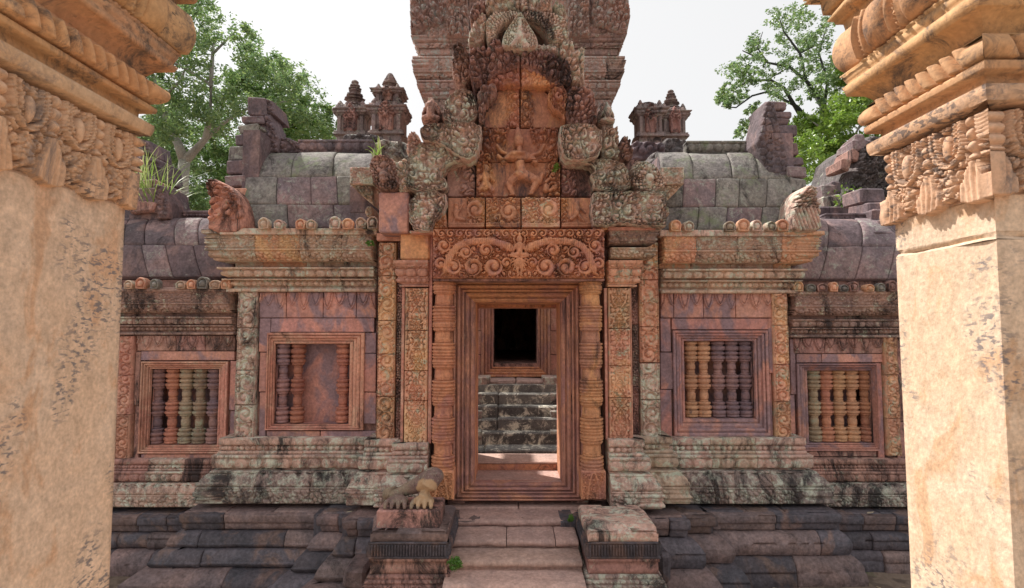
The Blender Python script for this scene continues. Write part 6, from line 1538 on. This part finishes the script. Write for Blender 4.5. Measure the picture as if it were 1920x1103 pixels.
def weed(name, label, px, py, Y, r, n, size, mat):
    o = foliage([(X(px, Y, py), Y, Z(py, Y), r, n)], size, LM[mat], None, name, int(px)); tag(o, label, 'plant'); return o
weed('fern', 'small bright fern in a crack of the pediment right of the dancer', 1045, 318, 5.2, .05, 90, .022, 'lime')
weed('moss_clump', 'bright green moss at the left end of the stairs', 853, 1056, 4.3, .05, 900, .009, 'moss')
weed('moss_clump', 'small moss patch at the top right of the stairs', 1070, 972, 4.93, .03, 400, .008, 'moss')
weed('moss_clump', 'dark moss under the cornice left of the door', 694, 456, 5.32, .035, 300, .01, 'moss')
weed('wall_weeds', 'pale green weeds hanging on the rough wall beside the right pillar', 1592, 380, 7.1, .3, 300, .035, 'lime')
weed('leafy_weed', 'green leafy weed at the foot of the right roof', 1262, 300, 6.9, .1, 120, .04, 'lime')
for k, (px, py) in enumerate(((232, 1085), (262, 1098), (345, 1100), (384, 1098), (430, 1099))):
    x, y = X(px, 4.72-.0*k, py), 4.62
    blades('ground_weed', ('weed at the foot of the left pillar', 'weed just right of the left pillar foot', 'weed below the left corner of the platform', 'weed under the left platform stones', 'weed furthest right along the left platform foot')[k], 'weed', (x, y, .0), tuft(14, .13, .05, .1), .008)
V = []; Q = []
rn = np.random.RandomState(5)
for k in range(2600):
    x = rn.uniform(-4.2, -.9); y = rn.uniform(3.9, 4.75); h = rn.uniform(.015, .05); a = rn.uniform(0, 3.14); b = len(V); c_, s_ = math.cos(a)*.006, math.sin(a)*.006; lx, ly = rn.normal(0, .015, 2)
    V += [(x-c_, y-s_, 0), (x+c_, y+s_, 0), (x+lx+c_*.3, y+ly, h), (x+lx, y+ly, h)]; Q.append((b, b+1, b+2, b+3))
o = obj('ground_grass', mesh_q('ground_grass', V, Q, False), LM['grass']); tag(o, 'short grass on the earth before the left platform', 'grass', kind='stuff')
# fallen leaves
lf = MB()
litter_mat = leaf_mat('dry leaves', [(.42, .34, .22), (.3, .2, .1), (.5, .45, .34), (.25, .15, .08)], .1)
def dry_leaf(m, x, y, z, s, a):
    ca, sa = math.cos(a), math.sin(a); pts = [(-1, 0, 0), (-.3, .4, .12), (.4, .35, .1), (1, 0, .25), (.4, -.35, .12), (-.3, -.4, .1)]
    m.add([(x+s*(p[0]*ca-p[1]*sa), y+s*(p[0]*sa+p[1]*ca), z+s*p[2]+.002) for p in pts], [(0, 1, 2, 3), (0, 3, 4, 5)])
for k in range(260): dry_leaf(lf, rn.uniform(1.2, 4.2), rn.uniform(3.2, 5.15), .012, rn.uniform(.012, .03), rn.uniform(0, 6))
o = lf.build('leaf_litter', litter_mat); tag(o, 'scattered dry leaves on the ground right of the stairs', 'leaves', kind='stuff')
for k, (px, py, Y, zz, s, lab) in enumerate(((1631, 940, 5.5, zt(1.79)+.012, .045, 'large curled pale leaf lying on the platform near the right pillar'), (655, 956, 5.1, zt(1.66)+.02, .03, 'small pale leaf on the platform left of the statue'))):
    m = MB(); dry_leaf(m, X(px, Y, py), Y, zz, s, .3); o = m.build('fallen_leaf', litter_mat); tag(o, lab, 'leaf')
sl = MB()
for k in range(40): u = rn.uniform(1.3, 4); sl_y = 5.0+.3*(u > 1.8)+.25*(u > 3); dry_leaf(sl, u, sl_y+rn.uniform(.05, .3), zt(1.66 if u < 1.5 else 1.70 if u < 3 else 1.79)+.014, rn.uniform(.006, .014), rn.uniform(0, 6))
o = sl.build('petal_litter', litter_mat); tag(o, 'tiny pale petals scattered on the right platform ledge', 'petals', kind='stuff')
# put every thing's empty at its base
bpy.context.view_layer.update()
for e in [o for o in bpy.data.objects if o.type == 'EMPTY' and o.parent is None]:
    pts = [c.matrix_world @ Vector(b) for c in e.children_recursive if c.type == 'MESH' for b in c.bound_box]
    if not pts: continue
    n = Vector(((min(p.x for p in pts)+max(p.x for p in pts))/2, (min(p.y for p in pts)+max(p.y for p in pts))/2, max(0, min(p.z for p in pts))))
    dlt = n-e.location; e.location = n
    for c in e.children: c.location = c.location-dlt
print('objects', len(bpy.data.objects), 'tris', sum(len(o.data.polygons)*2 for o in bpy.data.objects if o.type == 'MESH'))
